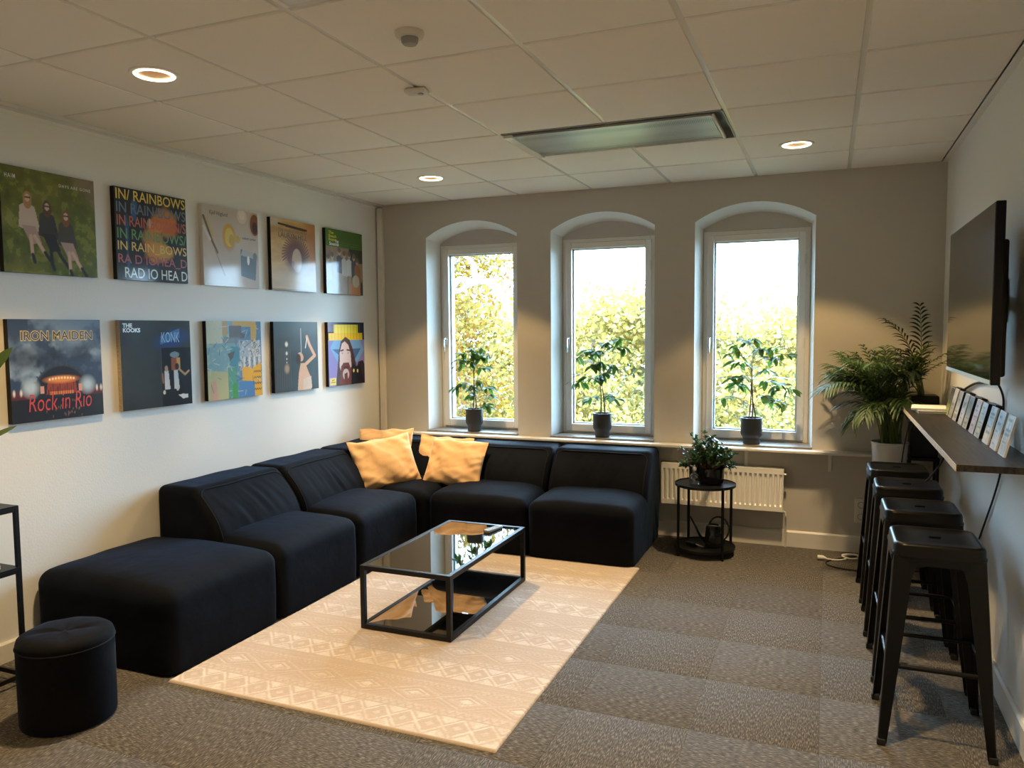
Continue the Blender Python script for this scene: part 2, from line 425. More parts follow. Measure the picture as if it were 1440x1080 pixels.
# windows
for wi, c in enumerate(WC):
    wn = struct('window_%d' % (wi + 1), (c, YD, 0))
    b0, b1 = ZB + .002, FT - .001; hw = HI - .003
    f = MB(); yo = (.001, .07); fw = .042
    f.box(-hw, -hw + fw, *yo, b0, b1); f.box(hw - fw, hw, *yo, b0, b1)
    f.box(-hw + fw, hw - fw, *yo, b1 - fw, b1); f.box(-hw + fw, hw - fw, *yo, b0, b0 + fw + .006)
    f.build('window_frame', 'frame', wn, bevel=.003)
    s = MB(); ys = (-.018, .05); a = hw - fw + .012; zb, zt = b0 + fw - .008, b1 - fw + .012; sw = .048
    s.box(-a, -a + sw, *ys, zb, zt); s.box(a - sw, a, *ys, zb, zt)
    s.box(-a + sw, a - sw, *ys, zt - sw, zt); s.box(-a + sw, a - sw, *ys, zb, zb + sw + .012)
    sash = s.build('sash', 'frame', wn, bevel=.004)
    g = MB(); gi = a - sw
    g.box(-gi, gi, .018, .022, zb + sw, zt - sw)
    g.build('glass_pane', 'pane', sash, smooth=False)
    sp = MB()
    for sx in (-1, 1): sp.box(sx * gi, sx * (gi - .012), .024, .045, zb + sw, zt - sw)
    sp.box(-gi, gi, .024, .045, zb + sw, zb + sw + .022); sp.box(-gi, gi, .024, .045, zt - sw - .01, zt - sw)
    sp.build('glazing_bead', 'frame', sash, smooth=False)
    hd = MB(); hx = -a + sw * .45
    hd.rbox(hx - .013, hx + .013, -.030, -.018, 1.42, 1.50, .005, n=1)
    hd.tube([(hx, -.028, 1.485), (hx, -.055, 1.485), (hx, -.062, 1.478), (hx, -.062, 1.385), (hx, -.058, 1.375)], [.009, .009, .009, .008, .006], 10)
    hd.build('window_handle', 'chrome', sash)
    for hz in (.95, 1.45, 2.05) if wi == 2 else (.95, 2.05):
        MB().tube([(a - .004, -.024, hz - .035), (a - .004, -.024, hz + .035)], .007, 8).build('hinge', 'plastic', sash)
    sl = MB(); sl.hull8([(-HO - .005, -YD - .025, .706), (HO + .005, -YD - .025, .706), (HI + .012, 0, .702), (-HI - .012, 0, .702)],
                        [(-HO - .005, -YD - .025, .720), (HO + .005, -YD - .025, .720), (HI + .012, 0, .722), (-HI - .012, 0, .722)])
    sl.v = [(x, y, z) for x, y, z in sl.v]
    sl.build('window_sill', 'stone', wn, bevel=.003)
    ap = MB().box(-HI, HI, .255, .34, .70, .715); ap.build('outer_sill', 'plasticgrey', wn, smooth=False)

# long white window board with its brackets
tr = thing('window_board', 'long white painted shelf board running along the wall under the three windows', 'shelf', (0, 0, 0))
MB().box(.066, W - .002, -.115, -.001, .687, .705).build('board', 'trim', tr, bevel=.003)
for bx in (.55, 1.3, 2.2, 3.07, 3.63):
    MB().box(bx - .012, bx + .012, -.012, -.001, .555, .687).box(bx - .012, bx + .012, -.10, -.012, .682, .687).build('bracket', 'trim', tr, bevel=.001)

# baseboards, corner conduit, ceiling edge trims
def st(mb, name, m, **k):
    o = mb.build(name, m, None, **k); o['kind'] = 'structure'; return o
st(MB().prism([(0, 0), (0, .115), (-.010, .115), (-.018, .105), (-.018, .0)][::-1], .0, W, 'x'), 'baseboard_back', 'trim', smooth=False)
st(MB().prism([(0, 0), (.016, 0), (.016, .088), (.009, .096), (0, .096)], -L, -.018, 'y'), 'baseboard_left', 'trim', smooth=False)
st(MB().prism([(W, 0), (W, .115), (W - .010, .115), (W - .018, .105), (W - .018, 0)], -L, -.018, 'y'), 'baseboard_right', 'trim', smooth=False)
st(MB().box(.012, .066, -.035, -.0005, .1, 2.60), 'trim_1', 'trim', bevel=.006)          # conduit in the left corner

# ------------------------------------------------------------------ ceiling
ce = struct('ceiling')
MB().box(-.15, W + .15, -L - .15, .46, 3.0, 3.3).build('ceiling_slab', 'ceil', ce, smooth=False)
XL = [.066] + [.712 + .6 * k for k in range(6)] + [W - .03]
YL = [-.002] + [-.61 - .6 * k for k in range(14)]
g = .0115
tile_me = None
vent_cells = {(3, 2), (4, 2)}
for i in range(len(XL) - 1):
    for j in range(len(YL) - 1):
        xa, xb, yb, ya = XL[i], XL[i + 1], YL[j], YL[j + 1]
        if (i, j) in vent_cells: continue
        if ya < -L: continue
        hx, hy = (xb - xa) / 2 - g, (yb - ya) / 2 - g
        reg = abs((xb - xa) - .6) < .001 and abs((yb - ya) - .6) < .001
        if reg and tile_me is not None: o = link('ceiling_tile', tile_me, ce, bevel=0)
        else:
            mb = MB().rbox(-hx, hx, -hy, hy, 0, .018, .003, n=1, k=(0, .5, 1))
            mb.box(-hx - .006, hx + .006, -hy - .006, hy + .006, .009, .02)
            o = mb.build('ceiling_tile', 'ceil', ce)
            if reg: tile_me = o.data
        o.location = ((xa + xb) / 2, (ya + yb) / 2, H)
for x in XL[1:-1]:
    MB().box(x - .012, x + .012, -L, -.001, H + .0065, H + .010).box(x - .002, x + .002, -L, -.001, H + .01, H + .04).build('main_runner', 'tee', ce, smooth=False)
for j, y in enumerate(YL[1:]):
    for i in range(len(XL) - 1):
        MB().box(XL[i] + .0125, XL[i + 1] - .0125, y - .012, y + .012, H + .0075, H + .0105).build('cross_tee', 'tee', ce, smooth=False)
# stepped wall angle, left and right
MB().box(.0005, .055, -L, -.001, H - .012, H - .006).box(.0005, .004, -L, -.001, H - .03, H - .006).box(.05, .058, -L, -.001, H - .012, H + .02).box(.0005, .09, -L, -.001, H + .02, H + .03).build('wall_angle', 'tee', ce, smooth=False)
MB().box(W - .035, W - .0005, -L, -.001, H - .004, H + .0).build('wall_angle', 'tee', ce, smooth=False)
MB().box(0, W, -.02, -.0005, H + .004, H + .012).build('wall_angle', 'tee', ce, smooth=False)

# ventilation unit between the second and third grid lines
vt = thing('ventilation_unit', 'long perforated metal ventilation panel set into the tiled ceiling', 'vent', (2.512, -1.51, H))
MB().box(-.588, .588, -.288, .288, .06, .065).box(-.592, -.586, -.29, .29, -.001, .06).box(.586, .592, -.29, .29, -.001, .06).box(-.59, .59, .285, .290, -.001, .06).box(-.59, .59, -.290, -.285, -.001, .06).build('housing', 'plasticgrey', vt, smooth=False)
pm = MB()
NX = 2; prof = []
for k in range(13):
    t = -1 + 2 * k / 12; prof.append((t * .235, -.004 - .012 * (1 - t * t)))
pm.prism([(a, b) for a, b in prof] + [(.235, .006), (-.235, .006)], -.55, .53, 'x')
pm.build('perforated_panel', 'perf', vt, angle=50)
MB().box(-.585, -.535, -.268, .268, -.016, .002).build('end_plate', 'tee', vt, bevel=.002)
MB().box(.531, .545, -.240, .240, -.012, .004).build('end_plate', 'frame', vt, bevel=.002)
MB().box(-.55, .53, -.250, -.238, -.008, .004).box(-.55, .53, .238, .250, -.008, .004).build('side_rail', 'silver', vt, bevel=.001)

# recessed downlights
LX, LYs = (1.012, 3.412), (-.91, -3.31, -5.71, -7.9)
def lamp_master(label):
    t = thing('downlight', label, 'light', (0, 0, H), 0, 'recessed round downlights in the ceiling')
    MB().lathe([(.098, 0), (.098, -.003), (.094, -.006), (.082, -.006), (.078, -.002), (.078, 0)], seg=40).build('trim_ring', 'frame', t)
    rg = MB(); seg = 40; prof = [(.078, -.004), (.077, -.009), (.066, -.009), (.062, -.004)]
    vs = []
    for r, z in prof:
        for k in range(seg): vs.append((r * math.cos(2 * math.pi * k / seg), r * math.sin(2 * math.pi * k / seg), z))
    rg.add(vs, [(i * seg + (k + 1) % seg, i * seg + k, (i + 1) * seg + k, (i + 1) * seg + (k + 1) % seg) for i in range(3) for k in range(seg)])
    rg.build('glowing_ring', 'lamp', t)
    cup = MB(); prof = [(.064, -.003), (.058, -.0045), (.05, -.003), (.04, -.0045), (.03, -.003), (.02, -.0045), (.008, -.0035)]
    cup.lathe(prof, seg=40); cup.build('inner_reflector', 'lampin', t)
    return t
labs = {(0, 0): 'round glowing ceiling spotlight above the sofa corner near the left window', (0, 1): 'round glowing ceiling spotlight above the green grass picture, largest in view',
        (1, 0): 'round glowing ceiling spotlight to the right of the ventilation panel', (1, 1): 'round ceiling spotlight nearer the viewer on the right side', }
lm = None
for j, y in enumerate(LYs):
    for i, x in enumerate(LX):
        lab = labs.get((i, j), 'round ceiling spotlight in the rear part of the room, %s side' % ('left' if i == 0 else 'right'))
        if j == 3: lab = 'round ceiling spotlight at the rear wall, %s side' % ('left' if i == 0 else 'right')
        if lm is None: lm = lamp_master(lab); t = lm
        else: t = copy_tree(lm, lab)
        t.location = (x, y, H)
        ld = bpy.data.lights.new('spot', 'SPOT'); ld.energy = SPOT_E; ld.color = SPOT_C; ld.spot_size = R(97); ld.spot_blend = .18; ld.shadow_soft_size = .045
        lo = bpy.data.objects.new('spot_beam', ld); COL.objects.link(lo); lo.location = (x, y, H - .02)
        ld = bpy.data.lights.new('spot_core', 'SPOT'); ld.energy = SPOT_N; ld.color = SPOT_K; ld.spot_size = R(80); ld.spot_blend = 1; ld.shadow_soft_size = .045
        lo = bpy.data.objects.new('spot_core', ld); COL.objects.link(lo); lo.location = (x, y, H - .02)

# smoke detector, presence sensor, ceiling box
t = thing('smoke_detector', 'round white smoke detector on the ceiling tile', 'detector', (2.198, -3.283, H))
MB().lathe([(.052, 0), (.052, -.012), (.047, -.020), (.030, -.022)], seg=32).build('base', 'plastic', t)
MB().lathe([(.032, -.020), (.030, -.036), (.024, -.044), (.006, -.046)], seg=32).build('sensing_chamber', 'plasticgrey', t)
t = thing('presence_sensor', 'small flat white sensor box clipped to the ceiling grid', 'sensor', (1.905, -2.70, H), R(8))
MB().rbox(-.055, .045, -.032, .032, -.022, -.001, .010, n=1).build('cover', 'plastic', t)
MB().tube([(.015, 0, -.021), (.015, 0, -.026)], .012, 16).build('lens', 'plasticgrey', t)
t = thing('ceiling_box', 'square white box unit mounted on the ceiling tile at the upper edge', 'fixture', (2.21, -3.91, H))
MB().rbox(-.235, .235, -.235, .255, -.022, -.001, .004, n=1).build('housing', 'plastic', t)
MB().rbox(-.205, .205, -.205, .205, -.034, -.022, .004, n=1).build('cover_plate', 'frame', t)

# ------------------------------------------------------------------ sofa modules
def sstep(t): t = min(max(t, 0), 1); return t * t * (3 - 2 * t)
D = .88
def seat_part(wd, root, back=.0, seed=0):
    hw = wd / 2 - .004
    def fn(x, y, z):
        if z > .3:
            u = x / hw; v = (y + D / 2) / (D / 2)
            z += .045 * max(0, 1 - u ** 4) * max(0, 1 - abs(v) ** 3.5) * sstep((z - .3) / .1)
        k = mnoise.noise(Vector((x * 5 + seed * 7, y * 5, z * 5))) * .005
        return (x + k * .5, y - .006 * math.sin(z * 8) + k, z + k)
    def fn2(x, y, z):
        x, y, z = fn(x, y, z)
        if z < .03: z = .012
        return x, y, z
    return MB().rbox(-hw, hw, -D, -back, -.06, .392, .062, n=14, fn=fn2, k=(0, .25, .5, .75, 1)).build('seat', 'velvet', root, angle=60)
def back_fn(hw, seed):
    def fn(x, y, z):
        if y < -.14:
            t = min(max((.655 - z) / .30, 0), 1)
            y -= .165 * math.sin(t * math.pi / 2)
            y -= .018 * max(0, 1 - (x / hw) ** 4) * sstep((.66 - z) / .1)
            wr = math.exp(-((x / hw + .1 * math.sin(seed)) ** 2) * 2) * sstep((z - .35) / .2)
            y += .016 * wr * mnoise.noise(Vector((x * 24 + 1.5 * math.sin(z * 8 + seed), z * 3.2, seed * 5))) * sstep((.66 - z) / .05)
        k = mnoise.noise(Vector((x * 5 + seed, y * 5, z * 5 + 3))) * .004
        return (x, y + k, z + k)
    return fn
def back_part(wd, root, seed=0, name='backrest', xoff=0, rz=0, loc=None):
    hw = wd / 2 - .004
    o = MB().rbox(-hw, hw, -.30, 0, .04, .680, .045, n=44, fn=back_fn(hw, seed), k=(0, .3, .65, 1)).build(name, 'velvet', root, angle=60, rz=rz, loc=loc)
    f = back_fn(hw, seed); h = hw - .030
    pts = [(-h, z) for z in np.linspace(.37, .63, 9)] + [(-h + .02, .652)] + [(x, .662) for x in np.linspace(-h + .05, h - .05, 12)] + [(h - .02, .652)] + [(h, z) for z in np.linspace(.63, .37, 9)]
    P3 = []
    for x, z in pts:
        q = f(x, -.296, z); P3.append((q[0], q[1] - .001, q[2]))
    MB().tube(P3, .0042, 6).build('piping', 'piping', o)
    return o
def feet(wd, root):
    for sx in (-1, 1):
        for y in (-.07, -D + .07):
            MB().rbox(sx * (wd / 2 - .09) - .03, sx * (wd / 2 - .09) + .03, y - .03, y + .03, .0, .014, .003, n=1).build('foot', 'rubber', root)
def module(label, x, y, rz, wd, seed, back=True):
    t = thing('sofa_module' if back else 'sofa_ottoman', label, 'sofa', (x, y, 0), rz)
    seat_part(wd, t, 0 if not back else .0, seed)
    if back: back_part(wd, t, seed)
    feet(wd, t); return t
XS = .015; YS = -.055
module('large black velvet ottoman end of the sofa, without a backrest', XS, (-3.245 - 2.48) / 2, R(90), .765, 1, False)
module('black velvet sofa seat under the pictures, beside the ottoman', XS, (-2.48 - 1.72) / 2, R(90), .76, 2)
module('black velvet sofa seat under the pictures, next to the corner with cushions', XS, (-1.72 - .95) / 2, R(90), .77, 3)
module('black velvet sofa seat under the windows, right of the amber cushions', (.95 + 1.715) / 2, YS, 0, .765, 4)
module('black velvet sofa seat at the right end of the sofa, beside the side table', (1.715 + 2.46) / 2, YS, 0, .745, 5)
cm = thing('sofa_corner_module', 'black velvet sofa corner unit holding the amber cushions', 'sofa', (.485, YS, 0))
seat_part(.93, cm, 0, 6)
back_part(.93, cm, 6.5)
o = back_part(.60, cm, 7.5, rz=R(90), loc=(-.47, -.60, 0))
feet(.93, cm)

# cushions
def cushion(label, loc, rz, tilt, w_, h_, th, seed, roll=0):
    n = 30; rnd = random.Random(seed); vs = []; fs = []
    def pt(i, j, s):
        u = -1 + 2 * i / n; v = -1 + 2 * j / n
        e = max(0, (1 - abs(u) ** 2.6)) * max(0, (1 - abs(v) ** 2.6))
        pin = 1 - .055 * (1 - abs(v) ** 2) * (abs(u) ** 3); pin2 = 1 - .06 * (1 - abs(u) ** 2) * (abs(v) ** 3)
        x = u * w_ / 2 * pin; z = v * h_ / 2 * pin2
        y = s * th / 2 * e ** .55
        wr = mnoise.noise(Vector((u * 1.3 + seed * 3.1, v * 3.2 + u * 1.2, s * 2))) + .5 * mnoise.noise(Vector((u * 2.6 + seed, v * 7 - u * 3, 5 + s)))
        fold = math.sin(6.5 * (u + .6 * v) + seed * 1.7 + 2.2 * mnoise.noise(Vector((u * 1.5, v * 1.5, seed)))); y += s * .007 * abs(fold) ** .5 * (1 if fold > 0 else -1) * min(1, e * 2.5); y += wr * .022 * (.3 + .7 * (1 - e)) * (1 if e > 0 else 0)
        rim = 1 - min(1, e * 6)
        y += .012 * rim * math.sin(u * 9 + seed) * (1 - abs(u) * .5); z += .006 * rim * math.sin(u * 7 + seed * 2)
        return (x, y, z + h_ / 2)
    idx = {}
    for s in (-1, 1):
        for i in range(n + 1):
            for j in range(n + 1):
                edge = i in (0, n) or j in (0, n)
                key = (i, j, 0 if edge else s)
                if key not in idx:
                    p = pt(i, j, s)
                    idx[key] = len(vs); vs.append(p)
        for i in range(n):
            for j in range(n):
                def g_(a, b):
                    ed = a in (0, n) or b in (0, n); return idx[(a, b, 0 if ed else s)]
                q = (g_(i, j), g_(i + 1, j), g_(i + 1, j + 1), g_(i, j + 1))
                fs.append(q if s == -1 else q[::-1])
    o = MB().add(vs, fs).build('cushion', 'cushion', None, angle=80)
    o.matrix_world = Matrix.Translation(loc) @ Matrix.Rotation(rz, 4, 'Z') @ Matrix.Rotation(tilt, 4, 'X') @ Matrix.Rotation(roll, 4, 'Y')
    return tag(o, label, 'cushion', 'amber velvet cushions in the sofa corner')
cushion('amber velvet cushion leaning at the front left of the pile', (.60, -.835, .392), R(50), R(-27), .50, .40, .13, 1, R(-6))
cushion('amber velvet cushion leaning at the front right of the pile', (.99, -.64, .388), R(8), R(-31), .46, .385, .13, 2, R(4))
cushion('amber velvet cushion at the back left, highest of the pile', (.325, -.50, .43), R(14), R(-20), .46, .36, .11, 3, R(-1))
cushion('amber velvet cushion at the back right, mostly hidden behind the others', (.80, -.46, .43), R(3), R(-26), .47, .32, .10, 4, R(3))

# ------------------------------------------------------------------ pouf
pf = thing('pouf', 'small round black velvet pouf standing in front of the ottoman', 'pouf', (.77, -3.645, 0))
def pfprof():
    return [(.150, .0), (.172, .006), (.176, .02), (.177, .30), (.176, .325)]
MB().lathe(pfprof(), seg=48).build('body', 'pvelvet', pf)
mb = MB(); rings = [(.176, .322), (.1765, .335), (.172, .350), (.155, .362), (.12, .369), (.08, .371), (.04, .368), (.012, .362)]
seg = 48; vs = []
for r, z in rings:
    for k in range(seg):
        a = 2 * math.pi * k / seg
        zz = z - (.010 * abs(math.sin(a * 2)) ** 8 * (1 - abs(r - .07) / .1) if r < .16 else 0) + .004 * mnoise.noise(Vector((r * 14 * math.cos(a), r * 14 * math.sin(a), 1)))
        vs.append((r * math.cos(a), r * math.sin(a), zz))
fs = [(i * seg + k, i * seg + (k + 1) % seg, (i + 1) * seg + (k + 1) % seg, (i + 1) * seg + k) for i in range(len(rings) - 1) for k in range(seg)]
fs.append(tuple((len(rings) - 1) * seg + k for k in range(seg)))
mb.add(vs, fs).build('cushion_top', 'pvelvet', pf, angle=70)
mb = MB()
mb.tube([(.1775 * math.cos(a), .1775 * math.sin(a), .322) for a in np.linspace(0, 2 * math.pi, 49)], .003, 6, cap=False).build('piping', 'piping', pf)

# ------------------------------------------------------------------ rug (relief pattern carried by the mesh)
RX0, RX1, RY0, RY1 = .90, 2.495, -3.262, -.90
nx, ny = 300, 440
u = np.linspace(0, 1, nx + 1); v = np.linspace(0, 1, ny + 1)
U, V = np.meshgrid(u, v, indexing='ij')
xs = RX0 + U * (RX1 - RX0); ys = RY0 + V * (RY1 - RY0)
X = U * (RX1 - RX0); Y = V * (RY1 - RY0)
hgt = np.zeros_like(X); light = np.zeros_like(X)
def tri(a): return np.abs((a % 1) - .5) * 2
K_ = 1.28; X = X * K_; period = .59
yy = (Y * K_) % period
band = lambda a, b: ((yy >= a) & (yy < b)).astype(float)
# big diamonds band
p = .155; dx = np.abs((X % p) / p - .5) * 2; dy = np.abs((yy - .115) / .085)
dm = dx + dy; b1 = band(.02, .21)
hgt += b1 * ((dm < 1) * .6 - (dm < .55) * .3 + (dm < .3) * .4); light += b1 * (((dm < 1.12) & (dm > .9)) * .9 + ((dm > 1.35)) * .8 + (dm < .3) * .5)
# zigzag rows
b2 = band(.225, .275); z = tri(X / .05); f = np.abs((yy - .225) / .05 - z * .8 - .1); hgt += b2 * (f < .22) * .7; light += b2 * (f >= .22) * .35
# concentric diamond/zigzag band
b3 = band(.30, .47); p3 = .31; dx = np.abs((X % p3) / p3 - .5) * 2; dy = np.abs((yy - .385) / .085); dm = dx * 1.0 + dy
hgt += b3 * (np.sin(dm * 17) > 0) * .6; light += b3 * ((dm < .28) * .9 + ((dm > .48) & (dm < .60)) * .8 + ((dm > 1.0) & (dm < 1.12)) * .5)
b4 = band(.49, .53); z = tri(X / .036); f = np.abs((yy - .49) / .04 - z * .8 - .1); hgt += b4 * (f < .25) * .7; light += b4 * (f >= .25) * .3
for s_ in (.013, .217, .285, .478, .54, .565): hgt += np.exp(-((yy - s_) / .004) ** 2) * .5
b5 = band(.545, .565); hgt += b5 * (np.sin(X * 2 * np.pi / .02) > 0) * .5
rs = np.random.RandomState(3); nz = rs.rand(nx + 1, ny + 1)
blot = np.sin(X * 17 + 3 * np.sin(Y * 9)) * np.sin(Y * 13 + 2 * np.sin(X * 11)); light = np.clip(light, 0, 1) * (.35 + .45 * nz + .45 * (blot > -.1))
base = np.array([.50, .41, .335]); lite = np.array([.66, .59, .53])
big = 0.5 + .5 * np.sin(X * 3.1 + 1) * np.sin(Y * 2.3)
cols = base * (1 - light[..., None]) + lite * light[..., None]
cols *= (.92 + .12 * nz + .05 * big)[..., None]
edge = np.minimum(np.minimum(U * 1.6, (1 - U) * 1.6), np.minimum(V * 2.36, (1 - V) * 2.36)) / .012
cols[edge < .35] *= .7
zz = .0085 + .0022 * hgt - .003 * (edge < .3)
zz[0, :] = zz[-1, :] = 0; zz[:, 0] = zz[:, -1] = 0
co = np.stack([xs, ys, zz], -1).reshape(-1, 3)
I = np.arange((nx + 1) * (ny + 1)).reshape(nx + 1, ny + 1)
F = np.stack([I[:-1, :-1], I[1:, :-1], I[1:, 1:], I[:-1, 1:]], -1).reshape(-1, 4)
M['rug'] = attr_mat('rug_wool', .95, spec=.1, sheen=.2)
me = color_mesh('rug', co - np.array([(RX0 + RX1) / 2, (RY0 + RY1) / 2, 0]), F, cols.reshape(-1, 3), 'rug')
rug = link('rug', me, None, loc=((RX0 + RX1) / 2, (RY0 + RY1) / 2, .0005))
tag(rug, 'cream and beige rug with raised diamond and zigzag bands under the coffee table', 'rug')

# ------------------------------------------------------------------ coffee table and remote
ZR = .012
ct = thing('coffee_table', 'black metal frame coffee table with dark glass top and lower glass shelf', 'table', (1.635, -1.925, ZR))
hx, hy, b, ht = .25, .50, .0125, .335
for sx in (-1, 1):
    for sy in (-1, 1):
        MB().box(sx * hx - b, sx * hx + b, sy * hy - b, sy * hy + b, 0, ht).build('leg', 'black', ct, bevel=.0015)
for nm, z0 in (('top_frame', ht - .025), ('bottom_frame', .0)):
    m_ = MB()
    for s in (-1, 1):
        m_.box(-hx + b, hx - b, s * hy - b, s * hy + b, z0, z0 + .025); m_.box(s * hx - b, s * hx + b, -hy + b, hy - b, z0, z0 + .025)
    m_.build(nm, 'black', ct, bevel=.0015)
MB().box(-hx + b, hx - b, -hy + b, hy - b, ht - .009, ht - .002).build('glass_top', 'glassblack', ct, smooth=False)
MB().box(-hx + b, hx - b, -hy + b, hy - b, .016, .022).build('glass_shelf', 'glassblack', ct, smooth=False)
rm = thing('remote_control', 'slim grey remote control on the glass table top', 'remote', (1.742, -1.55, ZR + ht - .002), R(-12))
MB().rbox(-.021, .021, -.075, .075, .0005, .018, .006, n=2).build('body', 'plasticgrey', rm)
bt = MB()
for j in range(7):
    for i in range(3): bt.rbox(-.015 + i * .011, -.008 + i * .011, -.055 + j * .016, -.046 + j * .016, .0175, .020, .001, n=1, k=(0, 1))
bt.build('buttons', 'button', rm)['kind'] = 'stuff'

# ------------------------------------------------------------------ side table with what stands on it
TX, TY = 2.835, -.385; ST = .495
sd = thing('side_table', 'round black metal two-tier side table beside the radiator', 'table', (TX, TY, 0))
def disc(name, z, r):
    MB().lathe([(r - .004, z - .012), (r, z - .012), (r, z + .006), (r - .006, z + .006), (r - .008, z), (.01, z)], seg=48).build(name, 'black', sd)
disc('table_top', ST - .006, .205); disc('lower_shelf', .055, .205)
ax0 = math.atan2(.139, .99)
for k, a in enumerate((-57, 33, 123, 213)):
    an = R(a) + ax0
    m_ = MB().box(-.007, .007, -.007, .007, 0, ST - .004)
    o = m_.build('leg', 'black', sd, bevel=.001, rz=an); o.location = (.211 * math.cos(an), .211 * math.sin(an), 0)

def blade(mb, base, d, up, length, width, droop=.2, n=4, fold=.15):
    """a leaf: pointed oval strip starting at base along d, folded along its midrib"""
    d = Vector(d).normalized(); side = d.cross(Vector(up))
    side = side.normalized() if side.length > 1e-4 else Vector((1, 0, 0)); nrm = side.cross(d).normalized()
    vs = []; base = Vector(base)
    for i in range(n + 1):
        t = i / n; w_ = width / 2 * math.sin(math.pi * min(1, t * .92 + .06)) ** .8 if 0 < i < n else 0
        c = base + d * (length * t) - Vector((0, 0, 1)) * droop * length * t * t
        if i in (0, n): vs.append(c)
        else: vs += [c - side * w_ + nrm * w_ * fold, c, c + side * w_ + nrm * w_ * fold]
    fs = [(0, 2, 1), (0, 3, 2)]
    for i in range(n - 2):
        k = 1 + 3 * i; fs += [(k, k + 1, k + 4, k + 3), (k + 1, k + 2, k + 5, k + 4)]
    e = len(vs) - 1; k = 1 + 3 * (n - 2); fs += [(k, k + 1, e), (k + 1, k + 2, e)]
    mb.add(vs, fs)

def pot_profile(r, h, foot, fr):
    return [(fr - .006, 0), (fr, .004), (fr, foot), (r - .004, foot + .018), (r, foot + .03), (r, h), (r - .006, h), (r - .008, h - .02), (.01, h - .022)]

# jade plant in black bowl
jd = thing('jade_plant', 'bushy succulent with small oval leaves in a glossy black bowl on the side table', 'plant', (2.875, -.375, ST))
MB().lathe([(.068, 0), (.078, .004), (.083, .02), (.086, .095), (.086, .105), (.080, .105), (.078, .085), (.01, .083)], seg=36).build('pot', 'glosspot', jd)
MB().lathe([(.078, .084), (.05, .090), (.005, .092)], seg=24).build('soil', 'soil', jd)
rnd = random.Random(8); bm_, lf = MB(), MB()
for k in range(72):
    a = rnd.uniform(0, 2 * math.pi); el = math.asin(rnd.uniform(.02, 1)); ln = rnd.uniform(.12, .20)
    s0 = Vector((rnd.uniform(-.03, .02), rnd.uniform(-.02, .02), .085))
    dv = Vector((math.cos(a) * math.cos(el) * 1.05 - .14, math.sin(a) * math.cos(el) * .8, math.sin(el) * 1.15 + .12))
    e = s0 + dv * ln; mid = s0 + dv * ln * .5 + Vector((0, 0, .02))
    bm_.tube([s0, mid, e], [.006, .004, .0025], 5)
    for q in range(26):
        t = rnd.uniform(.42, 1.1); p = s0.lerp(mid, t * 2) if t < .5 else mid.lerp(e, (t - .5) * 2)
        dd = Vector((rnd.gauss(0, 1), rnd.gauss(0, 1), rnd.gauss(.35, .7)))
        blade(lf, p, dd, (rnd.random(), rnd.random(), 1), rnd.uniform(.022, .036), .018, .05, 3, .3)
bm_.build('stems', 'bark', jd); lf.build('foliage', 'jade', jd, angle=80)['kind'] = 'stuff'
# second small black pot behind
pt2 = thing('black_planter', 'small plain black cylinder pot behind the glass bottle on the side table', 'pot', (2.752, -.315, ST))
MB().lathe([(.034, 0), (.038, .003), (.040, .10), (.037, .10), (.034, .085), (.005, .085)], seg=28).build('pot', 'pot', pt2)
MB().lathe([(.034, .086), (.004, .088)], seg=20).build('soil', 'soil', pt2)
# glass mister bottle
gb = thing('glass_bottle', 'small clear glass spray bottle on the side table in front of the bowl', 'bottle', (2.775, -.475, ST))
MB().lathe([(.030, 0), (.034, .004), (.035, .04), (.030, .062), (.014, .078), (.012, .095), (.015, .098), (.012, .100), (.010, .095)], seg=28).build('bottle_body', 'bottle', gb)
MB().lathe([(.013, .098), (.014, .115), (.006, .118), (.005, .135), (.001, .136)], seg=16).tube([(0, 0, .122), (-.03, -.006, .132)], .004, 6).build('spray_head', 'silver', gb)
# watering can on the lower shelf
wc = thing('watering_can', 'glossy black watering can with round loop handle on the lower shelf', 'watering can', (2.895, -.40, .055), R(5))
MB().lathe([(.050, 0), (.056, .005), (.058, .07), (.052, .135), (.044, .150), (.038, .152), (.034, .146), (.03, .146)], seg=32).build('body', 'glosspot', wc)
MB().tube([(-.050, 0, .03), (-.09, -.01, .075), (-.125, -.02, .15), (-.155, -.03, .21)], [.010, .008, .006, .005], 8).build('spout', 'glosspot', wc)
MB().tube([(-.025 + .0 * a, 0, .150) for a in [0]] + [(.035 + .068 * math.cos(a), 0, .125 + .085 * math.sin(a)) for a in np.linspace(R(160), R(-75), 14)], .006, 8).build('handle', 'glosspot', wc)
# dark brush lying on the lower shelf
br = thing('hand_brush', 'dark hand brush with thin pale handle lying on the lower shelf', 'brush', (2.755, -.43, .055), R(-30))
MB().rbox(-.04, .035, -.022, .022, .001, .03, .008, n=2).build('brush_head', 'black', br)
MB().tube([(.035, 0, .018), (.10, 0, .012)], .004, 8).build('handle', 'silver', br)

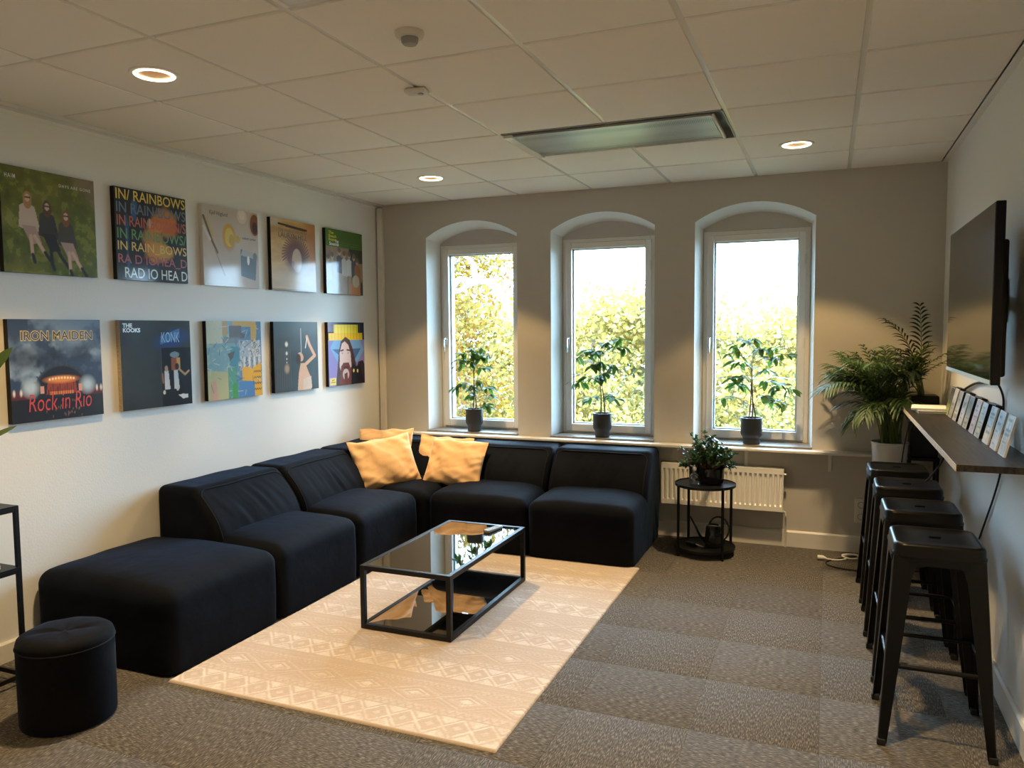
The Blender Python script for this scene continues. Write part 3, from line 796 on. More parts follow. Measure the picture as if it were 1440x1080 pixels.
# ------------------------------------------------------------------ radiator
rd = thing('radiator', 'cream white ribbed panel radiator on the wall under the windows', 'radiator', (2.902, 0, 0))
rw = .427; z0, z1 = .262, .565; yf = -.10
prof = []; pitch = .0333; n = int(2 * rw / pitch)
mb = MB(); zs = [z0 + .002, z0 + .035, z0 + .048, z1 - .048, z1 - .035, z1 - .002]; dep = [0, 0, 1, 1, 0, 0]
xs_ = []
for i in range(n):
    x = -rw + i * (2 * rw / n); q = 2 * rw / n
    xs_ += [(x + .0 * q, 0), (x + .28 * q, 0), (x + .40 * q, 1), (x + .72 * q, 1), (x + .84 * q, 0)]
xs_.append((rw, 0))
vs = [(x, yf + .010 * g1 * g2, z) for z, g2 in zip(zs, dep) for x, g1 in xs_]
k = len(xs_); fs = [(r * k + c, r * k + c + 1, (r + 1) * k + c + 1, (r + 1) * k + c) for r in range(len(zs) - 1) for c in range(k - 1)]
mb.add(vs, fs); mb.build('front_panel', 'rad', rd, angle=25)
MB().box(-rw, rw, -.035, -.028, z0 + .01, z1 - .01).build('rear_panel', 'rad', rd, smooth=False)
m_ = MB().box(-rw - .003, -rw, yf, -.028, z0, z1).box(rw, rw + .003, yf, -.028, z0, z1); m_.build('side_panel', 'rad', rd, bevel=.001)
m_ = MB(); m_.box(-rw, rw, yf, yf + .006, z1 - .003, z1 + .002); m_.box(-rw, rw, -.034, -.028, z1 - .003, z1 + .002)
for i in range(90): x = -rw + (i + .5) * 2 * rw / 90; m_.box(x - .004, x + .004, yf + .006, -.034, z1 - .001, z1 + .001)
m_.build('top_grille', 'rad', rd, smooth=False)
for xb in (-.3, .3): MB().box(xb - .015, xb + .015, -.03, -.0015, z0 + .03, z1 - .03).build('bracket', 'rad', rd, smooth=False)
MB().tube([(rw + .003, -.065, z1 - .04), (rw + .022, -.065, z1 - .04)], .010, 12).build('vent_plug', 'silver', rd)
MB().tube([(rw - .02, -.065, z0 + .01), (rw + .015, -.065, z0 - .005), (rw + .018, -.065, z0 - .03), (rw + .018, -.04, z0 - .06), (rw + .018, -.03, .0)], .007, 8).build('pipe', 'rad', rd)

# wall socket on the back wall
so = thing('wall_socket', 'white double wall socket low on the wall behind the stools', 'socket', (3.835, -.001, .30))
MB().rbox(-.042, .042, -.035, 0, -.085, .085, .006, n=1).build('cover', 'plastic', so)
for z in (-.04, .04):
    m_ = MB(); pr = [(.021, 0), (.023, -.001), (.023, -.004), (.019, -.004), (.018, .0)]
    ring = [( (r * math.cos(a), -.036 + dz, r * math.sin(a) + z)) for r, dz in pr for a in np.linspace(0, 2 * math.pi, 25)[:-1]]
    m_.add(ring, [(i * 24 + c, i * 24 + (c + 1) % 24, (i + 1) * 24 + (c + 1) % 24, (i + 1) * 24 + c) for i in range(4) for c in range(24)])
    m_.build('outlet', 'plasticgrey', so)

# cables on the floor
def smooth_path(pts, n=8):
    pts = [Vector(p) for p in pts]; out = []
    for i in range(len(pts) - 1):
        p0 = pts[max(i - 1, 0)]; p1 = pts[i]; p2 = pts[i + 1]; p3 = pts[min(i + 2, len(pts) - 1)]
        for k in range(n):
            t = k / n
            out.append(.5 * ((2 * p1) + (-p0 + p2) * t + (2 * p0 - 5 * p1 + 4 * p2 - p3) * t * t + (-p0 + 3 * p1 - 3 * p2 + p3) * t ** 3))
    out.append(pts[-1]); return out
wcab = thing('white_cable', 'white coiled power cable with plug lying on the carpet by the stools', 'cable', (3.6, -.27, 0))
MB().tube(smooth_path([(.02, -.01, .012), (.09, .0, .008), (.14, .05, .008), (.12, .13, .01), (.18, .16, .012), (.23, .10, .012), (.17, .04, .014), (.12, .08, .018), (.2, .14, .018), (.25, .11, .016), (.24, .20, .03), (.24, .235, .15)]), .0055, 8).build('cord', 'plastic', wcab)
MB().tube([(-.035, -.012, .017), (.0, -.011, .017), (.02, -.01, .013)], [.017, .016, .008], 12).build('plug', 'plastic', wcab)
bc = tag(MB().tube(smooth_path([(3.83, -.12, .008), (3.72, -.20, .006), (3.62, -.33, .006), (3.66, -.43, .006), (3.80, -.46, .006), (3.95, -.40, .006), (4.15, -.35, .006), (4.25, -.33, .02)]), .0045, 8).build('black_cable', 'rubber', None), 'thin black cable looping over the carpet by the white plug', 'cable')

# ------------------------------------------------------------------ ficus plants on the sills
LEAF = None
def leaf_mesh():
    global LEAF
    if LEAF is None:
        mb = MB(); blade(mb, (0, 0, 0), (1, 0, 0), (0, 0, 1), 1.0, .42, .18, 6, .22)
        me = bpy.data.meshes.new('leaf'); me.from_pydata(mb.v, [], mb.f); me.materials.append(M['ficus'])
        me.polygons.foreach_set('use_smooth', [True] * len(me.polygons)); me.update(); LEAF = me
    return LEAF
def ficus(label, cx, cy, pr, ph, base_px, clusters, stems, seed):
    t = thing('potted_ficus', label, 'plant', (cx, cy, .7225), 0, 'potted ficus plants on the window sills')
    MB().lathe(pot_profile(pr, ph, .045, pr * .78), seg=36).build('pot', 'pot', t)
    MB().lathe([(pr - .009, ph - .022), (pr * .5, ph - .016), (.004, ph - .014)], seg=24).build('soil', 'soil', t)
    rnd = random.Random(seed); sc = 1 / 186.0
    tops = []
    for k, (sx, hh) in enumerate(stems):
        b0 = Vector((sx, rnd.uniform(-.01, .01), ph - .02)); tp = Vector((sx * .3 + rnd.uniform(-.02, .02), rnd.uniform(-.02, .02), ph + hh))
        pts = [b0.lerp(tp, q) + Vector((.006 * math.sin(q * 5 + k), .004 * math.cos(q * 4), 0)) for q in np.linspace(0, 1, 8)]
        MB().tube(pts, [.0055 - .003 * q for q in np.linspace(0, 1, 8)], 6).build('stem', 'bark', t); tops.append((b0, tp))
    for (px, py) in clusters:
        dx = (px - base_px[0]) * sc; dz = ph + (base_px[1] - py) * sc
        b0, tp = tops[rnd.randrange(len(tops))]
        f = min(1, max(.25, (dz - ph - .06) / (tp.z - ph))); s0 = b0.lerp(tp, f)
        e = Vector((dx, rnd.uniform(-.13, .07), dz))
        mid = s0.lerp(e, .55) + Vector((0, 0, .03))
        MB().tube(smooth_path([s0, mid, e], 3), .0018, 5).build('twig', 'bark', t)
        for q in range(9):
            p = mid.lerp(e, rnd.uniform(-.1, 1.08)) + Vector((rnd.uniform(-.012, .012), rnd.uniform(-.012, .012), rnd.uniform(-.01, .008)))
            a = rnd.uniform(0, 2 * math.pi); out = Vector((math.cos(a), math.sin(a) * .8, rnd.uniform(-1.1, .25)))
            if q == 0: out = (e - mid).normalized() + Vector((0, 0, -.4))
            out.normalize(); side = out.cross(Vector((rnd.uniform(-.4, .4), rnd.uniform(-.6, .3), 1))).normalized(); up = side.cross(out)
            s_ = rnd.uniform(.060, .098)
            o = link('leaf', leaf_mesh(), t)
            o.matrix_local = Matrix.Translation(p) @ Matrix((out, side, up)).transposed().to_4x4() @ Matrix.Scale(s_, 4)
    return t
ficus('potted ficus on the left window sill, dense crown, black footed pot', .885, .03, .073, .185, (668, 575),
      [(640, 490), (655, 483), (670, 488), (685, 480), (697, 490), (645, 505), (690, 510), (650, 535), (638, 542), (662, 540), (680, 530), (692, 542), (697, 557), (660, 555), (680, 495), (668, 502), (648, 497), (693, 572)],
      [(-.012, .42), (.012, .34)], 11)
ficus('potted ficus on the middle window sill, leaning crown, black footed pot', 1.985, .03, .073, .185, (848, 580),
      [(806, 498), (815, 490), (830, 492), (845, 490), (860, 475), (875, 472), (884, 485), (850, 505), (835, 510), (870, 510), (815, 525), (806, 535), (830, 530), (845, 525), (860, 520), (828, 560), (862, 555), (872, 558)],
      [(-.015, .45), (.014, .42)], 22)
ficus('potted ficus on the right window sill, widest crown with three stems, black footed pot', 3.10, .03, .076, .19, (1057, 585),
      [(1030, 485), (1045, 480), (1060, 478), (1075, 490), (1095, 490), (1105, 500), (1022, 500), (1035, 510), (1085, 505), (1022, 530), (1035, 540), (1018, 558), (1045, 530), (1085, 535), (1100, 540), (1110, 545), (1090, 560), (1105, 565), (1075, 555), (1080, 520)],
      [(-.02, .42), (.0, .46), (.025, .3)], 33)

# ------------------------------------------------------------------ palms
def frond(parent, p0, az, el, length, bend, nl, ll, matn, rnd, stem_m='palmstem'):
    """an arching rachis with leaflets on both sides"""
    d = Vector((math.cos(az) * math.cos(el), math.sin(az) * math.cos(el), math.sin(el)))
    n = 12; pts = []; p = Vector(p0); step = length / n
    hor = Vector((math.cos(az), math.sin(az), 0))
    for i in range(n + 1):
        pts.append(p.copy()); e = el - bend * (i / n) ** 1.6
        p = p + (hor * math.cos(e) + Vector((0, 0, math.sin(e)))) * step
    mb = MB(); mb.cur = 1
    mb.tube(pts, [.004 - .003 * i / n for i in range(n + 1)], 5); mb.cur = 0
    for k in range(nl):
        t = .34 + .66 * (k + .5) / nl; f = t * n; i = min(int(f), n - 1); q = pts[i].lerp(pts[i + 1], f - i)
        tan = (pts[i + 1] - pts[i]).normalized(); side = tan.cross(Vector((0, 0, 1)))
        side = side.normalized() if side.length > .05 else Vector((-math.sin(az), math.cos(az), 0)); up = side.cross(tan)
        for s in (-1, 1):
            dd = tan * 1.15 + side * s * (.95 - .3 * t) + up * .25 + Vector((rnd.gauss(0, .08), rnd.gauss(0, .08), rnd.gauss(0, .08)))
            blade(mb, q, dd, up, ll * (1 - .45 * abs(t - .6) / .4) * rnd.uniform(.85, 1.1), .0135, .55, 6, .3)
    px_, py_ = parent.location.x, parent.location.y
    mb.v = [(min(vx, W - .012 - px_), min(vy, -.012 - py_), vz) for vx, vy, vz in mb.v]
    o = mb.build('frond', [matn, stem_m], parent, angle=80)
    return o
PX, PY = 3.985, -.265
pm_ = thing('areca_palm', 'large bushy green palm in a white ribbed pot between the windows and the bar shelf', 'plant', (PX, PY, .62))
MB().lathe([(.088, 0), (.094, .004), (.097, .03), (.099, .032), (.100, .04), (.098, .046), (.101, .06), (.103, .066), (.101, .072), (.108, .185), (.113, .188), (.114, .198), (.108, .200), (.104, .185), (.01, .182)], seg=48).build('pot', 'whitepot', pm_)
MB().lathe([(.103, .183), (.06, .188), (.004, .19)], seg=24).build('soil', 'soil', pm_)
rnd = random.Random(5)
# main fronds: azimuth towards the left (-x), up and forward
def reach(px, py, az, mx):
    # longest horizontal reach that stays inside the corner of the room
    c, si = math.cos(az), math.sin(az); d = 9
    if c > 0: d = min(d, (W - .03 - px) / c)
    if si > 0: d = min(d, (-.03 - py) / si)
    return min(mx, d)
for k in range(40):
    a = R(rnd.uniform(100, 345)) if k % 3 else R(rnd.uniform(150, 215))
    el = R(rnd.uniform(72, 89)); ln = rnd.uniform(.56, .86); bd = R(rnd.uniform(45, 110))
    rr = rnd.uniform(.01, .065); ph = rnd.uniform(0, 6.28)
    q = reach(PX, PY, a, 9)
    if -.75 > math.cos(a): ln = min(ln, .64)
    if q < .55: ln = min(ln, .38 + q); bd = R(rnd.uniform(20, 45)) if q < .3 else bd * .7
    frond(pm_, (rr * math.cos(ph), rr * math.sin(ph), .185), a, el, ln, bd, 15, .22 if q > .4 else .11, 'palm', rnd)
for k in range(12):                                        # short outer fronds that hang low
    a = rnd.uniform(R(150), R(310)); frond(pm_, (rnd.uniform(-.05, .05), rnd.uniform(-.05, .03), .185), a, R(rnd.uniform(62, 80)), rnd.uniform(.42, .60), R(rnd.uniform(100, 140)), 12, .16, 'palm', rnd)
m_ = MB()
for k in range(26):
    rr = rnd.uniform(.01, .06); ph = rnd.uniform(0, 6.28); bx, by = rr * math.cos(ph), rr * math.sin(ph)
    m_.tube([(bx, by, .18), (bx * 1.2 + rnd.uniform(-.01, .01), by * 1.2, .3), (bx * 1.7 + rnd.uniform(-.02, .02), by * 1.5, rnd.uniform(.38, .5))], [.008, .0065, .004], 6)
m_.build('canes', 'palmstem', pm_)
# stand below the palm
ps = thing('plant_stand', 'dark stand under the white palm pot, hidden behind the stools', 'stand', (PX, PY, 0))
MB().lathe([(.10, .605), (.105, .607), (.105, .6185), (.10, .6195)], seg=32).build('stand_top', 'black', ps)
for a in (45, 135, 225, 315):
    MB().tube([(.08 * math.cos(R(a)), .08 * math.sin(R(a)), .606), (.095 * math.cos(R(a)), .095 * math.sin(R(a)), 0)], .007, 8).build('leg', 'black', ps)

# ------------------------------------------------------------------ bar shelf, things on it
BZ = 1.075; BX = 4.028; BY0, BY1 = -2.70, -.34
bar = thing('bar_shelf', 'long dark wood wall shelf used as a bar above the stools', 'shelf', (0, 0, 0))
MB().box(BX + .002, W - .001, BY0, BY1, BZ - .024, BZ).build('board', 'wood', bar, bevel=.0015)
MB().box(BX, BX + .002, BY0, BY1, BZ - .024, BZ - .0005).build('worn_edge', 'edge', bar, smooth=False)
for y in (-.6, -1.3, -2.0, -2.5):
    MB().box(W - .008, W - .001, y - .012, y + .012, BZ - .115, BZ - .024).box(W - .20, W - .008, y - .012, y + .012, BZ - .031, BZ - .024).build('bracket', 'black', bar, bevel=.001)
pd = thing('dark_palm', 'second darker palm in a square black pot in the corner behind the bar shelf', 'plant', (4.185, -.16, .72))
MB().rbox(-.08, .08, -.08, .08, .0, .40, .012, n=1).build('pot', 'black', pd)
for k in range(13):
    a = rnd.uniform(R(170), R(268)); ln = rnd.uniform(.30, .48)
    frond(pd, (rnd.uniform(-.04, .0), rnd.uniform(-.04, .03), .395), a, R(rnd.uniform(50, 80)), ln, R(rnd.uniform(70, 120)), 11, .15, 'palmdark', rnd)
frond(pd, (-.02, -.02, .395), R(258), R(84), .62, R(34), 13, .14, 'palmdark', rnd)
frond(pd, (-.02, -.03, .395), R(215), R(80), .60, R(60), 13, .15, 'palmdark', rnd)
pds = thing('corner_stand', 'plain black stand in the corner under the dark palm', 'stand', (4.185, -.16, 0))
MB().box(-.09, .09, -.09, .09, .70, .7195).build('stand_top', 'black', pds, bevel=.002)
for sx in (-1, 1):
    for sy in (-1, 1): MB().box(sx * .08 - .008, sx * .08 + .008, sy * .08 - .008, sy * .08 + .008, 0, .70).build('leg', 'black', pds)

# two flat booklets
b1_ = thing('notebook', 'grey edged notebook at the bottom of the pair on the bar shelf', 'book', (4.165, -.83, BZ), R(4))
MB().box(-.095, .095, -.12, .12, .0003, .002).box(-.095, .095, -.12, .12, .0135, .015).box(-.095, -.093, -.12, .12, .002, .0135).build('cover', 'greypaper', b1_, smooth=False)
MB().box(-.092, .093, -.118, .118, .002, .0135).build('pages', 'paper', b1_, smooth=False)
b2_ = thing('cream_booklet', 'cream booklet lying on top of the notebook on the bar shelf', 'book', (4.145, -.79, BZ + .0152), R(-6))
MB().rbox(-.088, .088, -.11, .11, .0, .012, .002, n=1, k=(0, 1)).build('pages', 'paper', b2_, smooth=False)

# leaflets in tilted holders leaning against the right wall
def leaflet_mesh(kind, seed, w_=.115, h_=.155, n=28):
    rs = np.random.RandomState(seed); u = np.linspace(0, 1, n + 1); U_, V_ = np.meshgrid(u, u, indexing='ij')
    tops = {'green': ((.10, .12, .14), (.28, .36, .10)), 'white': ((.62, .64, .68), (.40, .38, .38)), 'grey': ((.42, .48, .52), (.62, .62, .58)),
            'blue': ((.38, .50, .62), (.60, .60, .64)), 'tan': ((.16, .20, .24), (.46, .43, .34)), 'pink': ((.55, .50, .58), (.60, .46, .48)),
            'yellow': ((.52, .58, .62), (.52, .50, .32)), 'sky': ((.48, .58, .68), (.68, .62, .50))}[kind]
    t = 1 / (1 + np.exp(-(V_ - .45) * 14)); c = np.array(tops[1]) * (1 - t[..., None]) + np.array(tops[0]) * t[..., None]
    nzz = rs.rand(8, 8); iu = (U_ * 7.99).astype(int); iv = (V_ * 7.99).astype(int); c = c * (.75 + .5 * nzz[iu, iv])[..., None]
    for q in range(5):
        v0 = rs.uniform(.1, .9); m2 = (np.abs(V_ - v0) < .02) & (U_ > .15) & (U_ < rs.uniform(.5, .9)); c[m2] *= .45
    bd = (U_ < .03) | (U_ > .97) | (V_ < .03) | (V_ > .97); c[bd] = (.7, .7, .68)
    co = np.stack([np.zeros_like(U_), (U_ - .5) * -w_, V_ * h_], -1).reshape(-1, 3)
    I = np.arange((n + 1) ** 2).reshape(n + 1, n + 1); F = np.stack([I[:-1, :-1], I[:-1, 1:], I[1:, 1:], I[1:, :-1]], -1).reshape(-1, 4)
    return color_mesh('leaflet_print', co, F, np.clip(c, 0, 1).reshape(-1, 3), 'print')
M['print'] = attr_mat('printed_card', .35, coat=.4, coat_r=.1)
specs = [(-.95, 'green', 'dark leaflet with a green lower half, farthest on the bar shelf', 1), (-1.08, 'white', 'pale leaflet with a dark slash in the first pair on the bar shelf', 0), (-1.24, 'grey', 'grey blue leaflet beside the first dark divider on the bar shelf', 1),
         (-1.42, 'blue', 'light blue leaflet with fine lettering in the middle of the row', 0), (-1.565, 'tan', 'leaflet with dark top and tan lower half in the middle of the row', 1), (-1.75, 'pink', 'pale pink leaflet right of the dark and tan one', 0),
         (-1.895, 'yellow', 'leaflet with yellowish lower half beside the last dark divider', 1), (-2.09, 'sky', 'pale sky blue leaflet just past the last dark divider', 0), (-2.26, 'blue', 'pale blue leaflet second nearest to the viewer on the bar shelf', 0), (-2.42, 'white', 'white leaflet nearest to the viewer at the right frame edge', 0)]
for q, (y, kind, lab, div) in enumerate(specs):
    t = thing('leaflet', lab, 'leaflet', (W - .088, y, BZ), 0, 'leaflets standing along the bar shelf')
    tilt = Matrix.Rotation(R(13), 4, 'Y')
    o = link('print', leaflet_mesh(kind, 40 + q), t); o.matrix_local = tilt
    cb = MB().box(.0006, .022 if div else .007, -.058, .058, .0, .156).build('card', 'black' if div else 'paper', t, smooth=False); cb.matrix_local = tilt
    if div:
        h = thing('leaflet_holder', 'dark box holder behind the %s leaflet on the bar shelf' % {'green': 'green', 'grey': 'grey blue', 'tan': 'tan', 'yellow': 'yellowish'}[kind], 'holder', (W - .088, y, BZ), 0, 'black leaflet holders on the bar shelf')
        hb = MB().box(.0235, .050, -.074, .070, .013, .160).build('box', 'black', h, bevel=.002); hb.matrix_local = tilt

# ------------------------------------------------------------------ television
tv = thing('television', 'flat wall mounted television with dark reflective screen above the bar shelf', 'television', (4.108, -2.275, 1.667))
tw, th = .515, .305
MB().rbox(0, .030, -tw, tw, -th, th, .004, n=1).build('shell', 'tvshell', tv)
MB().box(-.0012, .0005, -tw + .006, tw - .006, -th + .018, th - .006).build('screen', 'screen', tv, smooth=False)
MB().box(-.002, .001, -tw + .002, tw - .002, -th + .001, -th + .016).build('bottom_bezel', 'silver', tv, smooth=False)
MB().rbox(.030, .062, -tw * .80, tw * .86, -th * .93, th * .62, .010, n=1).build('rear_housing', 'tvshell', tv)
MB().box(.062, W - 4.108 - .012, .34, .40, -.03, .03).box(W - 4.108 - .012, W - 4.108 - .0005, .30, .45, -.09, .09).build('wall_mount', 'black', tv, smooth=False)
for q, (ys_, lab) in enumerate(((-2.42, 'black cable hanging from the television down to the bar shelf'),)):
    tag(MB().tube(smooth_path([(4.165, -2.06, 1.38), (4.25, -2.0, 1.34), (4.29, -1.99, 1.27), (4.292, -2.0, 1.18), (4.292, -2.01, 1.08)]), .0045, 8).build('tv_cable', 'rubber', None), lab, 'cable')
tag(MB().tube(smooth_path([(4.19, -2.02, 1.37), (4.27, -1.86, 1.335), (4.29, -1.62, 1.30), (4.29, -1.3, 1.27), (4.29, -.9, 1.20)]), .006, 8).build('power_cable', 'rubber', None), 'thick black cable curving from under the television toward the dark palm', 'cable')
tag(MB().tube(smooth_path([(4.289, -2.05, 1.046), (4.291, -1.99, .93), (4.292, -1.86, .80), (4.291, -1.75, .70), (4.291, -1.6, .57), (4.29, -1.45, .44), (4.285, -1.4, .2), (4.275, -1.38, .02)]), .0042, 8).build('hanging_cable', 'rubber', None), 'thin black cable hanging down the right wall under the bar shelf', 'cable')
tag(MB().tube(smooth_path([(4.05, -.78, 1.045), (4.045, -.76, .98), (4.03, -.75, .88), (4.02, -.72, .76)]), .0042, 8).build('drooping_cable', 'rubber', None), 'black cable drooping from the front edge of the bar shelf beside the palm pot', 'cable')
tag(MB().tube(smooth_path([(4.17, -1.50, 1.046), (4.165, -1.46, .97), (4.14, -1.42, .88), (4.10, -1.38, .80), (4.08, -1.35, .765)]), .005, 8).build('sagging_cable', 'rubber', None), 'black cable sagging behind the middle bar stools', 'cable')

# ------------------------------------------------------------------ bar stools
def stool_master(label):
    t = thing('bar_stool', label, 'stool', (0, 0, 0), 0, 'black metal bar stools under the shelf')
    HS = .76; s = .152
    def rr(h, r, n=6):
        out = []
        for cx, cy, a0 in ((h - r, h - r, 0), (-h + r, h - r, 90), (-h + r, -h + r, 180), (h - r, -h + r, 270)):
            out += [(cx + r * math.cos(R(a0 + 90 * k / n)), cy + r * math.sin(R(a0 + 90 * k / n))) for k in range(n + 1)]
        return out
    rings = [(s + .004, .045, -.052), (s + .005, .045, -.040), (s + .001, .045, -.034), (s, .045, -.012), (s - .003, .043, -.004), (s - .010, .04, 0), (s - .018, .034, .0), (s - .024, .030, -.005)]
    mb = MB(); vs = []; n = 28
    for h, r, z in rings: vs += [(x, y, HS + z) for x, y in rr(h, r)]
    fs = [(i * n + k, i * n + (k + 1) % n, (i + 1) * n + (k + 1) % n, (i + 1) * n + k) for i in range(len(rings) - 1) for k in range(n)]
    # top plate with an oblong hole
    base = len(vs); hw_, hd_ = .027, .017
    rz_ = HS - .005
    hole = []
    inner = rr(s - .024, .030)
    for (x, y) in inner:
        a = math.atan2(y, x); # superellipse hole
        c, si = math.cos(a), math.sin(a); k_ = (abs(c / hw_) ** 5 + abs(si / hd_) ** 5) ** (-1 / 5); hole.append((c * k_, si * k_))
    for f_ in (.5, 0):
        for (x, y), (hx_, hy_) in zip(inner, hole): vs.append((hx_ + (x - hx_) * f_, hy_ + (y - hy_) * f_, rz_ - (.0 if f_ else .0)))
    for (hx_, hy_) in hole: vs.append((hx_ * .96, hy_ * .96, rz_ - .012))
    R0 = (len(rings) - 1) * n
    for st_ in (R0, base, base + n): 
        nxt = base if st_ == R0 else st_ + n
        fs += [(st_ + k, st_ + (k + 1) % n, nxt + (k + 1) % n, nxt + k) for k in range(n)]
    mb.add(vs, fs).build('seat', 'stool', t, angle=50)
    tx, ty, bx, by = s - .002, s - .002, .193, .203
    zt = HS - .045
    for sx in (-1, 1):
        for sy in (-1, 1):
            wt, wbm, th_ = .062, .030, .004
            mb = MB()
            # L section, tapered: outer corner along the leg, two flanges
            T = Vector((sx * tx, sy * ty, zt)); Bm = Vector((sx * bx, sy * by, .012))
            def sec(c, w_): # polygon, L shape with rounded outer corner
                r_ = .010
                pts = [(-w_, 0)]
                for k in range(5):
                    a = R(90 * k / 4); pts.append((-r_ + r_ * math.sin(a), -r_ + r_ * math.cos(a)))
                pts += [(0, -w_), (-th_, -w_), (-th_, -r_ - .001), (-r_ - .001, -th_), (-w_, -th_)]
                return [(c.x + sx * a, c.y + sy * b, c.z) for a, b in pts]
            lv = [T, T.lerp(Bm, .12), T.lerp(Bm, .35), T.lerp(Bm, .7), Bm]; ws = [.085, .064, .056, .043, wbm]
            vs = []; m = None
            for c, w_ in zip(lv, ws): q = sec(c, w_); m = len(q); vs += q
            fs = [(i * m + (k + 1) % m, i * m + k, (i + 1) * m + k, (i + 1) * m + (k + 1) % m) for i in range(len(lv) - 1) for k in range(m)]
            if sx * sy < 0: fs = [f[::-1] for f in fs]
            fs += [tuple(range(m)), tuple((len(lv) - 1) * m + k for k in range(m))]
            mb.add(vs, fs); lg = mb.build('leg', 'stool', t, angle=40)
            c = Bm + Vector((-sx * .012, -sy * .012, 0))
            MB().rbox(c.x - .015, c.x + .015, c.y - .015, c.y + .015, .0, .026, .005, n=1).build('rubber_foot', 'rubber', lg)
    def at(z, ins=.012):
        f = (zt - z) / (zt - .012); return tx + (bx - tx) * f - ins, ty + (by - ty) * f - ins
    a, b_ = at(.30)
    for sy in (-1, 1): MB().tube([(-a, sy * b_, .30), (a, sy * b_, .30)], .0085, 10).build('footrest_bar', 'stool', t)
    a, b_ = at(.33)
    for sx in (-1, 1): MB().tube([(sx * a, -b_, .30), (sx * a, b_, .30)], .0085, 10).build('side_bar', 'stool', t)
    a, b_ = at(.66)
    m_ = MB()
    m_.hull8([(-a, -b_, .65), (-a + .02, -b_, .65), (a, b_, .65), (a - .02, b_, .65)], [(-a, -b_, .66), (-a + .02, -b_, .66), (a, b_, .66), (a - .02, b_, .66)])
    m_.build('cross_brace', 'stool', t, smooth=False)
    m_ = MB().hull8([(a - .02, -b_, .655), (a, -b_, .655), (-a + .02, b_, .655), (-a, b_, .655)], [(a - .02, -b_, .665), (a, -b_, .665), (-a + .02, b_, .665), (-a, b_, .665)])
    m_.build('cross_brace', 'stool', t, smooth=False)
    for i_, (sx, sy) in enumerate(((-1, 0), (1, 0), (0, -1), (0, 1))):   # apron between legs under the seat
        if sx: MB().box(sx * (s + .001) - .002, sx * (s + .001) + .002, -.1, .1, HS - .078, HS - .05).build('apron', 'stool', t, smooth=False)
        else: MB().box(-.1, .1, sy * (s + .001) - .002, sy * (s + .001) + .002, HS - .078, HS - .05).build('apron', 'stool', t, smooth=False)
    return t
sl_ = ['black metal bar stool nearest to the viewer, fully visible', 'black metal bar stool second from the viewer', 'black metal bar stool third from the viewer, second from the palm', 'black metal bar stool farthest back, beside the white palm pot']
sm = stool_master(sl_[0]); sm.location = (3.997, -2.482, 0)
for lab, (x, y, rz) in zip(sl_[1:], ((4.000, -1.925, .5), (3.993, -1.385, -.5), (3.985, -.875, 1))):
    c_ = copy_tree(sm, lab); c_.location = (x, y, 0); c_.rotation_euler = (0, 0, R(rz))

# ------------------------------------------------------------------ shelf unit at the left edge, with book and plant
su = thing('shelf_unit', 'narrow black metal rack with two tiers at the left edge beside the ottoman', 'shelf', (.02, -3.60, 0))
sd_, sl2 = .28, .26
posts = [(.01, .10), (sd_, .10), (.01, -1.0), (sd_, -1.0)]
for (x, y) in posts: MB().box(x - .009, x + .009, y - .009, y + .009, .0, .805).build('post', 'black', su, bevel=.001)
for z, nm in ((.80, 'top_shelf'), (.525, 'middle_shelf')):
    MB().box(0, sd_ + .01, -1.005, .105, z - .004, z + .006).box(sd_ - .005, sd_ + .008, -1.0, .10, z - .022, z - .004).box(0, sd_, .092, .104, z - .022, z - .004).build(nm, 'black', su, bevel=.001)
MB().box(.01, sd_, .095, .105, .03, .05).box(.005, .015, -1.0, .1, .03, .05).box(sd_ - .005, sd_ + .005, -1.0, .1, .03, .05).build('bottom_frame', 'black', su, smooth=False)
bk = thing('magazine', 'white magazine lying on the middle tier of the black rack', 'magazine', (.17, -3.68, .5312), R(3))
MB().box(-.09, .10, -.12, .12, .0, .016).build('pages', 'paper', bk, smooth=False)
MB().box(-.091, .101, -.121, .121, .016, .0175).build('cover', 'greypaper', bk, smooth=False)
lp = thing('leafy_plant', 'long leaved green plant on the black rack, only its leaf tips in view', 'plant', (.16, -3.95, .8065))
MB().lathe(pot_profile(.075, .14, .02, .06), seg=28).build('pot', 'pot', lp)
for (tx_, ty_, tz_, w_) in ((.18, .45, .709, .05), (.18, .45, .362, .024), (-.02, -.3, .5, .05), (.1, -.2, .6, .05), (.0, .12, .7, .05)):
    mb = MB(); e = Vector((tx_, ty_, tz_)); s0 = Vector((0, 0, .12)); mid = s0.lerp(e, .5) + Vector((0, 0, .05))
    mb.tube(smooth_path([s0, mid, e * .8 + s0 * .2 + Vector((0, 0, .02))], 4), .003, 5)
    q0 = e * .72 + s0 * .28; blade(mb, q0, (e - q0), (1, -.6, .8), (e - q0).length, w_, .05, 6, .15)
    mb.build('leaf', 'palm', lp, angle=80)

